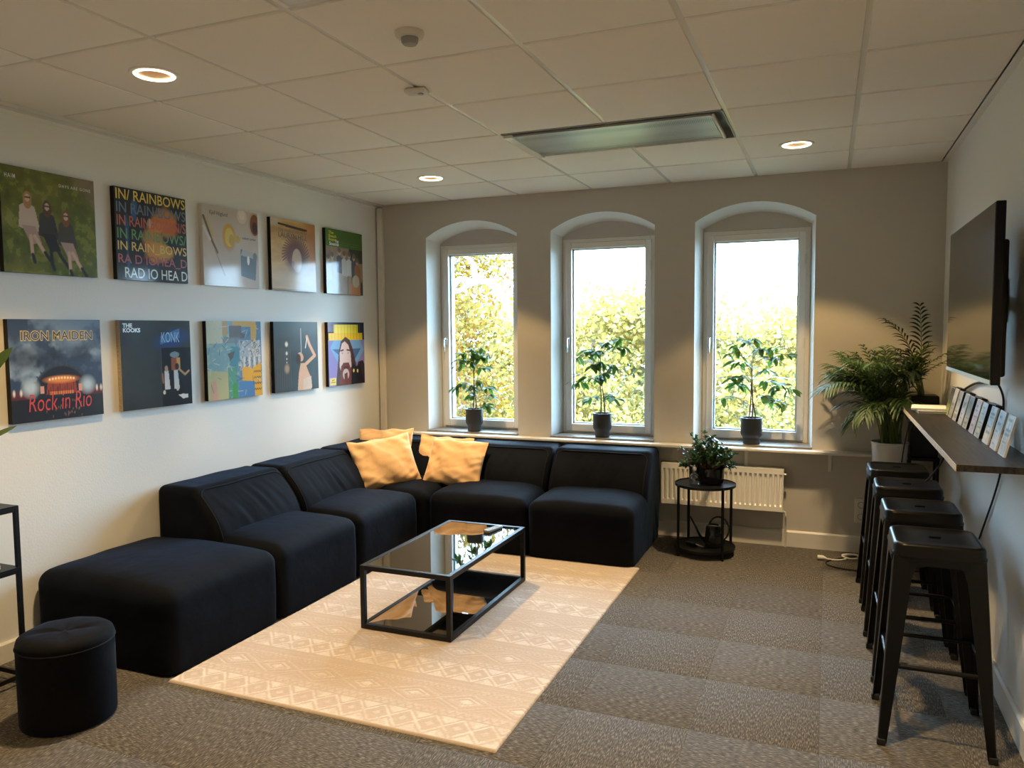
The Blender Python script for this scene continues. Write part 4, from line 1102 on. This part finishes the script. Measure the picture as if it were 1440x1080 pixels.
# ------------------------------------------------------------------ pictures on the left wall
NPX = 150
class Canvas:
    def __init__(s, col, n=NPX):
        s.n = n; a = (np.arange(n + 1)) / n; s.U, s.V = np.meshgrid(a, a, indexing='ij')
        s.c = np.ones((n + 1, n + 1, 3)) * np.array(col)
    def noise(s, seed, sc, oct_=4, st=(1, 1)):
        rs = np.random.RandomState(seed); out = np.zeros_like(s.U); amp = 1; tot = 0
        for o in range(oct_):
            f = sc * 2 ** o; gx, gy = int(f * st[0]) + 3, int(f * st[1]) + 3; g_ = rs.rand(gx, gy)
            x = s.U * f * st[0]; y = s.V * f * st[1]; i = x.astype(int); j = y.astype(int); fx = x - i; fy = y - j
            fx = fx * fx * (3 - 2 * fx); fy = fy * fy * (3 - 2 * fy)
            out += amp * ((g_[i, j] * (1 - fx) + g_[i + 1, j] * fx) * (1 - fy) + (g_[i, j + 1] * (1 - fx) + g_[i + 1, j + 1] * fx) * fy); tot += amp; amp *= .55
        return out / tot
    def blend(s, mask, col):
        m = np.clip(mask, 0, 1)[..., None]; s.c = s.c * (1 - m) + np.array(col) * m; return s
    def ell(s, cx, cy, rx, ry, col, rot=0, soft=.06, al=1):
        a = R(rot); x = s.U - cx; y = s.V - cy; X_ = x * math.cos(a) + y * math.sin(a); Y_ = -x * math.sin(a) + y * math.cos(a)
        d = np.sqrt((X_ / rx) ** 2 + (Y_ / ry) ** 2); return s.blend(al * np.clip((1 - d) / soft + .5, 0, 1), col)
    def line(s, pts, w_, col, al=1):
        for (x0, y0), (x1, y1) in zip(pts[:-1], pts[1:]):
            dx, dy = x1 - x0, y1 - y0; L2 = dx * dx + dy * dy + 1e-9
            t = np.clip(((s.U - x0) * dx + (s.V - y0) * dy) / L2, 0, 1); d = np.hypot(s.U - x0 - t * dx, s.V - y0 - t * dy)
            s.blend(al * np.clip((w_ / 2 - d) * s.n + .5, 0, 1), col)
        return s
    def poly(s, pts, col, al=1):
        ins = np.zeros(s.U.shape, bool); n = len(pts)
        for i in range(n):
            x0, y0 = pts[i]; x1, y1 = pts[(i + 1) % n]
            if y0 == y1: continue
            c = ((y0 > s.V) != (y1 > s.V)) & (s.U < (x1 - x0) * (s.V - y0) / (y1 - y0) + x0); ins ^= c
        return s.blend(al * ins.astype(float), col)
    def rect(s, x0, y0, x1, y1, col, al=1): return s.blend(al * ((s.U >= x0) & (s.U <= x1) & (s.V >= y0) & (s.V <= y1)).astype(float), col)

M['poster'] = attr_mat('picture_print', .55, spec=.3, coat=.42, coat_r=.09)
M['poster_matt'] = attr_mat('picture_print_matt', .7, spec=.15, coat=.10, coat_r=.2)
PS = .5
def poster(label, y, z, cv, texts, edge='black', group='square pictures on the left wall', gloss='poster'):
    t = thing('wall_picture', label, 'picture', (0, y, z), 0, group)
    MB().box(.001, .0295, 0, PS, 0, PS).build('backing', edge, t, smooth=False)
    n = cv.n; co = np.stack([np.full_like(cv.U, .030), cv.U * PS, cv.V * PS], -1).reshape(-1, 3)
    I = np.arange((n + 1) ** 2).reshape(n + 1, n + 1); F = np.stack([I[:-1, :-1], I[1:, :-1], I[1:, 1:], I[:-1, 1:]], -1).reshape(-1, 4)
    link('print', color_mesh('picture_print', co, F, np.clip(cv.c, 0, 1).reshape(-1, 3), gloss), t)
    for q, (txt, u0, v0, u1, v1, col, kw) in enumerate(texts):
        me = text_mesh(txt, (u1 - u0) * PS, (v1 - v0) * PS, **kw)
        key = 'ink_%s' % '_'.join('%d' % round(c * 100) for c in col)
        if key not in M: M[key] = mat(key, col, .5, coat=.42, coat_r=.09)
        me.materials.clear(); me.materials.append(M[key])
        o = link('lettering', me, t)
        o.matrix_local = Matrix.Translation((.0307 + .0001 * q, u0 * PS, v0 * PS)) @ Matrix(((0, 0, 1), (1, 0, 0), (0, 1, 0))).to_4x4()
    return t
PYs = [-3.305, -2.682, -2.050, -1.420, -.788]; ZU, ZL = 1.852, 1.130
K = dict
# 1 grass
c = Canvas((.14, .17, .02)); nz = c.noise(1, 14, 4); g2 = c.noise(2, 4, 3)
c.c = np.array([.10, .125, .012]) * (.6 + .9 * nz)[..., None]; c.blend((g2 - .42) * 3 * (1 - c.V * .5), (.24, .20, .035)); c.blend((nz > .62) * .5, (.26, .26, .05))
c.blend(np.clip((c.U + c.V - 1.62) * 4, 0, .8), (.24, .17, .12))
skin = (.62, .42, .32); hair = (.30, .14, .05); blk = (.02, .02, .02)
for (x, y_, top, hr, leg) in ((.26, .60, (.55, .45, .38), (.40, .22, .09), skin), (.46, .54, (.04, .04, .04), (.10, .05, .03), blk), (.66, .47, (.07, .06, .05), (.22, .09, .03), skin)):
    c.poly([(x - .10, y_ - .16), (x - .08, y_ + .04), (x - .02, y_ + .08), (x + .07, y_ + .04), (x + .12, y_ - .18), (x + .05, y_ - .22)], top)
    c.poly([(x - .07, y_ - .14), (x + .07, y_ - .14), (x + .13, y_ - .30), (x + .02, y_ - .32), (x - .04, y_ - .2)], leg if leg != skin else (.42, .30, .26))
    c.line([(x + .02, y_ - .24), (x + .03, y_ - .44)], .035, leg); c.line([(x + .06, y_ - .24), (x + .16, y_ - .40)], .035, leg)
    c.line([(x + .03, y_ - .42), (x + .05, y_ - .49)], .035, blk); c.line([(x + .16, y_ - .39), (x + .21, y_ - .46)], .035, blk)
    c.ell(x, y_ + .10, .045, .085, hr); c.ell(x, y_ + .12, .026, .038, skin); c.line([(x - .02, y_ + .125), (x + .025, y_ + .125)], .014, blk)
poster('square picture of people seated on green grass, upper row at the far left', PYs[0], ZU, c,
       [('HAIM', .045, .885, .15, .925, (.7, .68, .6), K(thick=.02, spacing=1.3)), ('DAYS ARE GONE', .60, .875, .955, .905, (.7, .68, .6), K(thick=.01, spacing=1.2))])
# 2 coloured lettering on black
c = Canvas((.012, .012, .014)); nz = c.noise(5, 6, 4)
for (x, y_, rx, ry, col) in ((.70, .76, .2, .16, (.55, .22, .03)), (.72, .60, .2, .2, (.6, .16, .03)), (.55, .45, .2, .2, (.62, .24, .05)), (.52, .30, .16, .14, (.6, .26, .05)), (.66, .36, .14, .14, (.6, .33, .06)), (.25, .80, .05, .12, (.03, .10, .30)), (.15, .45, .03, .3, (.03, .09, .22)), (.46, .66, .03, .05, (.6, .55, .3))):
    d = np.sqrt(((c.U - x) / rx) ** 2 + ((c.V - y_) / ry) ** 2) + (nz - .5) * 1.3; c.blend(np.clip((1 - d) * 2.2, 0, .85), col)
rows = [('IN/ RAINBOWS', (.75, .55, .08)), ('IN RAIN/BOWS', (.12, .16, .22)), ('IN RAINBOW N/S', (.52, .12, .06)), ('IN RAINBOWS/', (.12, .28, .08)), ('IN RAIN_BOWS', (.72, .50, .14)), ('RA D IOHEA_D', (.42, .10, .11)), ('RAD IO HEA D', (.72, .78, .78))]
tx = []
for q, (s_, col) in enumerate(rows): v1 = .985 - q * .141; tx.append((s_, .02 if q < 6 else .10, v1 - .115, .99, v1, col, K(thick=.008)))
poster('black square picture covered with rows of coloured lettering, upper row second', PYs[1], ZU, c, tx)
# 3 beige still life
c = Canvas((.55, .47, .40)); nz = c.noise(9, 3, 3); c.c *= (.88 + .22 * nz)[..., None]
c.line([(.02, .85), (.16, .55), (.24, .42)], .035, (.16, .11, .07)); c.line([(.08, .82), (.18, .62)], .03, (.6, .42, .14)); c.line([(.02, .72), (.12, .57)], .04, (.62, .60, .55)); c.line([(.2, .45), (.36, .14)], .02, (.36, .28, .22))
c.ell(.46, .62, .12, .17, (.30, .20, .12), 0, .3, .35); c.ell(.45, .64, .11, .16, (.60, .34, .06)); c.ell(.46, .63, .08, .12, (.68, .50, .12)); c.ell(.50, .60, .05, .07, (.50, .36, .08)); c.ell(.61, .62, .045, .05, (.55, .38, .08))
c.ell(.70, .93, .09, .10, (.72, .58, .50)); c.ell(.70, .95, .06, .07, (.8, .7, .63)); c.ell(.93, .84, .11, .17, (.50, .40, .30)); c.ell(.94, .84, .09, .14, (.22, .07, .03)); c.ell(.94, .80, .05, .08, (.07, .02, .01))
c.poly([(.66, .15), (.66, .50), (.97, .46), (.93, .10)], (.16, .20, .25)); c.poly([(.66, .42), (.70, .50), (.97, .46), (.97, .38)], (.42, .42, .42)); c.ell(.80, .36, .022, .06, (.8, .8, .8)); c.ell(.93, .42, .04, .05, (.2, .22, .24))
poster('beige square picture with small scattered objects, upper row third', PYs[2], ZU, c,
       [('Kjell Höglund', .12, .87, .44, .935, (.03, .03, .04), K(shear=.25)), ('– enkom tankar', .66, .63, .96, .665, (.05, .05, .06), K(shear=.2, thick=.01))], 'trim')
# 4 tan picture
c = Canvas((.52, .30, .10)); nz = c.noise(13, 3, 4, (1, 4)); c.c = np.array([.55, .34, .12]) * (.6 + .8 * nz)[..., None]
c.blend(np.clip((c.U - .55) * 2, 0, .8), (.40, .12, .03)); c.blend((c.V < .45) * .5 * np.clip((.45 - c.V) * 4, 0, 1), (.6, .5, .42)); c.ell(.02, .97, .2, .08, (.6, .5, .38), 0, .8)
c.ell(.54, .50, .24, .23, (.13, .035, .015), 0, .5)
for k in range(22): a = R(-5 + 190 * k / 21); c.line([(.54 + .2 * math.cos(a), .5 + .19 * math.sin(a)), (.54 + .31 * math.cos(a + .2), .5 + .29 * math.sin(a + .2))], .016, (.13, .035, .015))
c.ell(.56, .44, .11, .17, (.50, .36, .24)); c.ell(.47, .38, .03, .05, (.30, .2, .14))
c.rect(0, 0, 1, .02, (.3, .2, .1))
c.line([(.17, .93), (.80, .895)], .028, (.03, .01, .01)); c.line([(.33, .905), (.76, .88)], .012, (.03, .01, .01))
poster('tan and brown square picture with a dark curly hair drawing, upper row fourth', PYs[3], ZU, c,
       [('THE MISEDUCATION OF', .17, .825, .80, .865, (.14, .05, .02), K()), ('LAURYN HILL', .16, .745, .80, .815, (.12, .04, .015), K(thick=.01))])
# 5 green band picture
c = Canvas((.28, .18, .09)); nz = c.noise(17, 5, 4); c.c *= (.5 + .9 * nz)[..., None]; c.rect(0, .73, 1, 1, (.06, .15, .02)); c.rect(.62, .52, 1, .73, (.03, .035, .02)); c.rect(0, .0, .55, .5, (.5, .5, .5), .25)
for (x, y_, b_) in ((.35, .64, (.05, .04, .04)), (.48, .60, (.45, .40, .35)), (.62, .60, (.50, .47, .42)), (.75, .58, (.06, .05, .05)), (.84, .52, (.28, .12, .04)), (.16, .56, (.35, .24, .14)), (.05, .52, (.4, .3, .2))):
    c.poly([(x - .07, y_ - .3), (x - .07, y_ - .06), (x, y_ - .02), (x + .08, y_ - .08), (x + .09, y_ - .32)], b_); c.ell(x, y_ + .02, .04, .055, (.45, .28, .16)); c.ell(x, y_ + .045, .04, .04, (.14, .08, .04), 0, .3)
c.ell(.80, .08, .20, .14, (.45, .18, .05)); c.ell(.80, .22, .10, .1, (.5, .42, .30)); c.ell(.96, .10, .04, .12, (.03, .03, .03)); c.rect(.6, 0, .66, .3, (.40, .24, .12), .8)
poster('square picture with a green band above a crowd, upper row nearest the windows', PYs[4], ZU, c,
       [('The\nBeach\nBoys', .07, .80, .28, .965, (.55, .50, .03), K(thick=.04)), ('Pet', .25, .79, .34, .845, (.75, .75, .7), K(thick=.03)), ('Sounds', .09, .745, .34, .80, (.75, .75, .7), K(thick=.03)),
        ('Wouldn\'t It Be Nice / Sloop John B', .37, .80, .92, .815, (.25, .30, .05), K()), ('God Only Knows / Caroline No', .37, .765, .85, .78, (.25, .30, .05), K())])
# 6 night sky stage
c = Canvas((.05, .09, .16)); nz = c.noise(21, 3, 5); n2 = c.noise(22, 6, 4)
c.c = np.array([.035, .06, .12])[None, None] * (1 + 0 * nz)[..., None]; c.blend(np.clip((nz - .44) * 5, 0, 1), (.16, .24, .36)); c.blend(np.clip((nz * .6 + n2 * .5 - .56) * 6, 0, .8) * (c.V < .8), (.34, .44, .56))
c.ell(.42, .60, .16, .11, (.015, .02, .04), 0, .8, .7); c.ell(.14, .62, .16, .10, (.015, .02, .04), 0, .8, .7); c.ell(.74, .66, .12, .08, (.02, .03, .06), 0, .8, .6)
c.rect(0, 0, 1, .26, (.012, .010, .012)); c.blend(np.clip(1 - np.abs(c.V - .26) * 14, 0, 1) * .9, (.16, .02, .02))
c.ell(.53, .28, .30, .27, (.035, .045, .07)); c.ell(.53, .28, .27, .25, (.015, .015, .025)); c.rect(0, 0, 1, .22, (.012, .010, .012))
for k in range(15): a = R(10 + 160 * k / 14); c.poly([(.53 + .29 * math.cos(a - .05), .28 + .26 * math.sin(a - .05)), (.53 + .33 * math.cos(a), .28 + .31 * math.sin(a)), (.53 + .29 * math.cos(a + .05), .28 + .26 * math.sin(a + .05))], (.05, .06, .09))
c.poly([(.36, .26), (.38, .40), (.45, .44), (.61, .44), (.68, .40), (.70, .26)], (.30, .05, .02)); c.ell(.53, .40, .16, .035, (.85, .28, .06), 0, .8); c.rect(.40, .25, .66, .28, (.85, .25, .06), .8)
for k in range(9): c.ell(.40 + .033 * k, .405 + .010 * math.sin(k * .4), .010, .012, (1, .85, .5), 0, .8)
for k in range(12): c.rect(.38 + .025 * k, .25, .388 + .025 * k, .30 + .03 * (k % 3), (.04, .01, .01), .8)
for x, y_, r_ in ((.20, .33, .07), (.82, .33, .07)): c.ell(x, y_, r_, r_, (.5, .62, .72), 0, 1.2)
for x in (.30, .72): c.rect(x, .27, x + .035, .345, (.75, .35, .25))
for x in (.03, .10, .93, .98): c.ell(x, .29, .012, .03, (.8, .75, .65), 0, .9)
rs = np.random.RandomState(4)
for k in range(36): c.ell(rs.uniform(.35, .75), rs.uniform(.02, .2), .004, .012, (.25, .12, .1), 0, 1)
poster('dark blue square picture of a night concert stage, lower row at the far left', PYs[0], ZL, c,
       [('IRON MAIDEN', .118, .788, .902, .892, (.60, .48, .20), K(thick=.05)), ('IRON MAIDEN', .125, .797, .895, .883, (.03, .025, .05), K(thick=.0)), ('Rock in Rio', .17, .10, .86, .27, (.62, .05, .04), K(shear=.15, thick=-.005))])
# 7 dark square
c = Canvas((.035, .04, .04)); nz = c.noise(31, 5, 4); c.c *= (.75 + .5 * nz)[..., None]; c.blend(np.clip(c.V - .6, 0, .4) * .5, (.10, .12, .13))
c.ell(.72, .78, .20, .09, (.03, .07, .25), 12, 1.2); c.poly([(.54, .72), (.55, .82), (.84, .91), (.84, .80)], (.07, .20, .42)); c.rect(.55, .0, 1, .68, (.012, .012, .014)); c.line([(.55, .3), (.55, .68)], .012, (.07, .07, .08))
c.ell(.75, .60, .07, .035, (.20, .30, .33)); c.poly([(.70, .42), (.70, .56), (.82, .57), (.82, .42)], (.36, .10, .04)); c.rect(.78, .42, .83, .56, (.6, .35, .12))
for x in (.62, .76): c.poly([(x - .03, .20), (x - .03, .42), (x + .03, .42), (x + .05, .2)], (.6, .62, .64))
c.ell(.62, .44, .025, .035, (.45, .28, .2)); c.ell(.78, .46, .03, .04, (.03, .02, .02)); c.line([(.82, .42), (.90, .36), (.96, .40)], .025, (.55, .32, .18)); c.line([(.56, .38), (.57, .28)], .025, (.3, .14, .08))
c.poly([(.79, .12), (.86, .07), (.94, .08), (.94, .12), (.86, .13)], (.7, .7, .7)); c.ell(.58, .165, .02, .025, (.6, .58, .52)); c.ell(.78, .20, .022, .028, (.6, .58, .52))
poster('dark grey square picture with a small blue neon sign, lower row second', PYs[1], ZL, c,
       [('THE\nKOOKS', .035, .865, .27, .965, (.68, .72, .72), K(thick=.04)), ('KONK', .565, .745, .83, .865, (.30, .55, .85), K(thick=.0))], 'edge', gloss='poster_matt')
# 8 collage of colours
c = Canvas((.12, .24, .36)); nz = c.noise(41, 5, 4); n2 = c.noise(42, 16, 3)
c.blend((c.U < .5) * .9, (.22, .36, .36)); c.blend((n2 - .5) * 3 * (c.U < .6), (.42, .46, .38)); c.rect(0, .72, .28, 1, (.50, .50, .36)); c.rect(.28, .82, .36, 1, (.45, .30, .10))
c.rect(.46, .93, .9, 1, (.60, .36, .10)); c.poly([(.80, .6), (.80, .95), (.92, .95), (.88, .6)], (.60, .36, .10)); c.rect(.40, .78, .62, .94, (.13, .12, .12)); c.poly([(.40, .78), (.70, .78), (.72, .83), (.62, .85)], (.14, .13, .13)); c.poly([(.28, .72), (.56, .72), (.60, .80), (.3, .80)], (.2, .2, .2), .7)
c.rect(.58, .36, .98, .75, (.5, .5, .5), .8)
rs = np.random.RandomState(6)
for k in range(150):
    x, y_ = rs.uniform(.58, .98), rs.uniform(.38, .74); a = rs.uniform(0, 6.28); c.line([(x, y_), (x + .03 * math.cos(a), y_ + .03 * math.sin(a))], .007, (.03, .03, .04) if k % 2 else (.75, .75, .72))
for k in range(6): c.line([(.66 + .05 * k, .34), (.66 + .05 * k, .52)], .02, (.08, .12, .2) if k % 2 else (.7, .72, .7))
c.poly([(0, 0), (0, .38), (.36, .35), (.36, .0)], (.48, .44, .22)); c.rect(.36, 0, .52, .4, (.06, .28, .16), .8); c.rect(.44, .0, .52, .2, (.05, .30, .06)); c.poly([(.62, .22), (.62, .40), (.78, .40), (.78, .36), (.98, .45), (1, 0), (.85, 0), (.85, .2)], (.72, .38, .03))
c.rect(.55, .0, .84, .2, (.08, .22, .45)); c.poly([(.38, .42), (.42, .68), (.56, .66), (.54, .4)], (.08, .26, .30)); c.poly([(.36, .58), (.5, .62), (.42, .46)], (.12, .10, .09)); c.poly([(.05, .0), (.05, .22), (.14, .26), (.18, .0)], (.62, .32, .22), .8)
for k in range(60):
    x, y_ = rs.uniform(0, 1), rs.uniform(0, 1); a = rs.uniform(0, 6.28); l_ = rs.uniform(.03, .12); c.line([(x, y_), (x + l_ * math.cos(a), y_ + l_ * math.sin(a))], .007, [(.04, .04, .05), (.7, .7, .6), (.3, .4, .5)][k % 3], .8)
for y_ in (.08, .16, .24, .32): c.line([(.84 + .02 * k, y_ + (.02 if k % 2 else 0)) for k in range(8)], .01, (.08, .04, .02))
poster('square picture with a patchwork of blue, yellow and orange paint, lower row third', PYs[2], ZL, c, [], gloss='poster_matt')
# 9 dusky picture with a raised arm
c = Canvas((.05, .075, .09)); nz = c.noise(51, 4, 4); c.c *= (.7 + .6 * nz)[..., None]; c.blend(np.clip((c.V - .75) * 2, 0, .6), (.16, .25, .30))
for k in range(7): c.line([(.06 + .05 * k, .05), (.08 + .045 * k, .62)], .009, (.13, .09, .07))
for y_, r_ in ((.68, .03), (.55, .022), (.47, .012), (.42, .01)): c.ell(.27, y_, r_, r_ * 1.1, (.6, .62, .55), 0, .9)
c.ell(.27, .33, .05, .06, (.35, .28, .2), 0, .9)
sk = (.62, .40, .28)
c.poly([(.50, .0), (.53, .24), (.58, .40), (.68, .40), (.80, .20), (.82, .0)], sk); c.poly([(.62, .0), (.64, .16), (.82, .20), (.84, .02)], (.60, .50, .42))
c.line([(.70, .38), (.92, .50), (.80, .66), (.74, .78)], .055, sk); c.line([(.74, .76), (.70, .62)], .018, (.7, .7, .66)); c.ell(.58, .49, .075, .06, sk, -40); c.ell(.53, .46, .055, .075, (.05, .03, .025), 0); c.line([(.60, .52), (.60, .90)], .018, (.42, .48, .50), .8)
poster('dusky teal square picture of a figure raising one arm, lower row fourth', PYs[3], ZL, c, [], gloss='poster_matt')
# 10 portrait with cat
c = Canvas((.16, .20, .50)); c.blend(1 - c.V, (.26, .20, .48)); c.rect(0, .72, 1, 1, (.02, .02, .04)); c.blend((c.V > .85) * np.clip(.3 - c.U, 0, 1) * 2, (.3, .3, .5))
c.poly([(.05, .60), (.16, .73), (.86, .73), (.98, .55), (.80, .36), (.25, .36)], (.16, .34, .62)); c.poly([(.1, .58), (.9, .58), (.62, .30)], (.06, .13, .30)); c.poly([(.82, .36), (.95, .38), (1, .3), (1, 0), (.6, 0)], (.03, .02, .03))
c.rect(.16, .80, .82, .965, (.72, .62, .05)); c.rect(.02, .72, .95, .83, (.72, .50, .02)); c.blend(((c.V > .72) & (c.V < .965) & ((c.U * 11.5) % 1 < .10) & (c.U > .02) & (c.U < .95)).astype(float) * .8, (.20, .13, .01))
c.poly([(.18, 0), (.24, .3), (.28, .55), (.34, .70), (.46, .77), (.58, .72), (.66, .58), (.76, .3), (.84, 0)], (.065, .03, .022))
c.poly([(.29, .30), (.30, .52), (.36, .66), (.44, .70), (.54, .64), (.60, .50), (.62, .30), (.50, .10), (.38, .12)], (.62, .48, .46)); c.poly([(.30, .08), (.33, .30), (.40, .36), (.54, .36), (.60, .26), (.62, 0), (.28, 0)], (.16, .04, .03)); c.ell(.46, .17, .09, .09, (.58, .44, .42)); c.ell(.46, .28, .07, .02, (.05, .02, .02)); c.poly([(.42, 0), (.42, .18), (.50, .2), (.52, 0)], (.14, .04, .03))
c.line([(.33, .55), (.40, .56)], .025, (.06, .03, .02)); c.line([(.50, .56), (.58, .55)], .025, (.06, .03, .02)); c.ell(.37, .51, .025, .012, (.3, .3, .35)); c.ell(.53, .51, .025, .012, (.3, .3, .35))
c.poly([(.60, .0), (.62, .20), (.66, .35), (.72, .29), (.80, .29), (.88, .34), (.92, .15), (.97, 0)], (.012, .010, .016)); c.ell(.68, .22, .022, .028, (.75, .62, .2)); c.ell(.79, .21, .022, .028, (.75, .62, .2)); c.rect(.03, .02, .19, .13, (.72, .60, .15)); c.line([(.06, .06), (.16, .06)], .012, (.1, .08, .03)); c.line([(.08, .09), (.14, .1)], .012, (.1, .08, .03))
poster('purple square picture of a bearded person with a black cat, lower row nearest the windows', PYs[4], ZL, c, [], gloss='poster_matt')

# ------------------------------------------------------------------ outside: ground and autumn trees
gr = MB().box(-90, 90, -90, 110, -7.3, -7.0).build('ground', 'ground', None, smooth=False); gr['kind'] = 'structure'
M['tleaf'] = attr_mat('autumn_leaf', .6, spec=.2, translucent=.45)
def tree(label, x, y, top, rad, seed, nleaf, size, pal, limbs=()):
    rs = np.random.RandomState(seed); rnd = random.Random(seed)
    t = thing('autumn_tree', label, 'tree', (x, y, -7.0), 0, 'yellow autumn trees outside the windows')
    hgt_ = top + 7.0; tb = MB(); ends = []
    tb.tube([(0, 0, 0), (.1, .05, hgt_ * .3), (-.1, 0, hgt_ * .6), (.05, 0, hgt_ * .92)], [.26, .2, .13, .03], 10)
    tr_ = tb.build('trunk', 'bark2', t)
    bb = MB()
    for k in range(26):
        f = rnd.uniform(.15, .9); z = hgt_ * f; a = rnd.uniform(0, 6.28); ln = rad * rnd.uniform(.6, .98) * (1 - .55 * max(0, f - .5) * 2) ** .6
        e = Vector((math.cos(a) * ln, math.sin(a) * ln, z + ln * rnd.uniform(.05, .55))); s0 = Vector((0, 0, z)); mid = s0.lerp(e, .5) + Vector((rnd.uniform(-.2, .2), rnd.uniform(-.2, .2), -.1))
        bb.tube(smooth_path([s0, mid, e], 3), [.075 - .065 * i / 6 for i in range(7)], 6)
        for q in range(5):
            p0 = mid.lerp(e, rnd.uniform(0, .9)); dv = Vector((rnd.gauss(0, 1), rnd.gauss(0, 1), rnd.gauss(.2, .7))).normalized() * rad * rnd.uniform(.2, .42); p1 = p0 + dv
            bb.tube([p0, p0.lerp(p1, .5) + Vector((.05, 0, .05)), p1], [.022, .014, .006], 5); ends.append((p0, p1))
        ends.append((mid, e))
    for pl_ in limbs: bb.tube(smooth_path([Vector(p_) - Vector((x, y, -7.0)) for p_ in pl_], 3), [lw_ for lw_ in np.linspace(.075, .02, (len(pl_) - 1) * 3 + 1)], 6)
    bb.build('branches', 'bark2', t)
    E0 = np.array([tuple(a) for a, b in ends]); E1 = np.array([tuple(b) for a, b in ends])
    id_ = rs.randint(0, len(ends), nleaf); tt = rs.rand(nleaf, 1) * 1.15
    c = E0[id_] * (1 - tt) + E1[id_] * tt + rs.randn(nleaf, 3) * rad * .12
    c[:, 2] = np.minimum(c[:, 2], hgt_ + rs.randn(nleaf) * .12)
    d = rs.randn(nleaf, 3); d /= np.linalg.norm(d, axis=1, keepdims=True); s = rs.randn(nleaf, 3); s -= d * (s * d).sum(1, keepdims=True); s /= np.linalg.norm(s, axis=1, keepdims=True)
    sz = (size * (.6 + .8 * rs.rand(nleaf, 1)))
    co = np.stack([c - d * sz * .5, c + s * sz * .34, c + d * sz * .5, c - s * sz * .34], 1).reshape(-1, 3)
    F = np.arange(nleaf * 4).reshape(-1, 4)
    pal = np.array(pal); cc = pal[rs.randint(0, len(pal), nleaf)] * (.8 + .4 * rs.rand(nleaf, 1))
    o = link('foliage', color_mesh('foliage', co, F, np.clip(cc, 0, 1), 'tleaf', 'FACE'), t); o['kind'] = 'stuff'
    return t
gold = [(.165, .085, .007), (.19, .115, .010), (.155, .058, .007), (.22, .16, .035), (.095, .08, .02), (.18, .105, .008)]
mixd = [(.36, .26, .06), (.24, .21, .05), (.44, .37, .14), (.16, .12, .035), (.36, .24, .05)]
grn = [(.14, .17, .06), (.20, .20, .085), (.27, .23, .09), (.09, .11, .045)]
tree('golden autumn tree with visible grey branches outside the left window', -4.3, 8.0, 4.9, 2.7, 1, 60000, .09, gold,
     limbs=([(-4.3, 7.9, 1.6), (-3.4, 6.8, 1.9), (-2.66, 6.5, 2.22), (-2.42, 6.5, 2.24), (-2.21, 6.5, 2.34), (-1.81, 6.5, 2.37), (-1.4, 6.5, 2.19)], [(-2.6, 6.5, 2.26), (-2.38, 6.5, 2.45), (-2.07, 6.5, 2.40), (-1.6, 6.5, 2.44)],
            [(-2.0, 6.5, 2.37), (-2.1, 6.5, 2.5), (-2.14, 6.5, 2.72), (-2.3, 6.5, 2.85)], [(-1.8, 6.5, 2.37), (-1.6, 6.5, 2.15), (-1.5, 6.5, 1.9), (-1.35, 6.5, 1.6)]))
tree('yellow autumn tree behind the golden one outside the left window', -9.2, 15.0, 5.5, 4.2, 2, 34000, .15, gold)
tree('pale yellow autumn tree outside the middle window', -2.6, 15.5, 2.85, 3.4, 3, 26000, .15, mixd)
tree('yellow green autumn tree outside the right window', 1.6, 17.5, 2.6, 3.4, 4, 24000, .16, mixd)
tree('greener autumn tree at the right edge of the right window', 4.6, 22.0, 2.3, 3.8, 5, 18000, .19, grn)
tree('distant yellow tree between the left and middle windows', -7.5, 27.0, 2.5, 5.2, 6, 20000, .25, mixd)
tree('distant green yellow tree behind the middle window tree', -1.0, 30.0, 1.6, 5.4, 7, 20000, .26, grn)
tree('distant golden tree far to the left', -17.0, 27.0, 4.0, 6.0, 8, 20000, .27, gold)
tree('distant mixed tree far to the right', 7.5, 32.0, 2.0, 5.5, 9, 16000, .28, mixd)

# sampling portals in the window openings (they give off no light of their own)
for c_ in WC:
    ld = bpy.data.lights.new('portal', 'AREA'); ld.shape = 'RECTANGLE'; ld.size = HI * 2; ld.size_y = FT - ZB; ld.cycles.is_portal = True
    lo = bpy.data.objects.new('window_portal', ld); COL.objects.link(lo); lo.location = (c_, .47, (ZB + FT) / 2); lo.rotation_euler = (R(-90), 0, 0)
for a_, b_ in RW:
    ld = bpy.data.lights.new('portal', 'AREA'); ld.shape = 'RECTANGLE'; ld.size = b_ - a_; ld.size_y = 1.5; ld.cycles.is_portal = True
    lo = bpy.data.objects.new('window_portal', ld); COL.objects.link(lo); lo.location = ((a_ + b_) / 2, -L - .31, 1.55); lo.rotation_euler = (R(90), 0, 0)
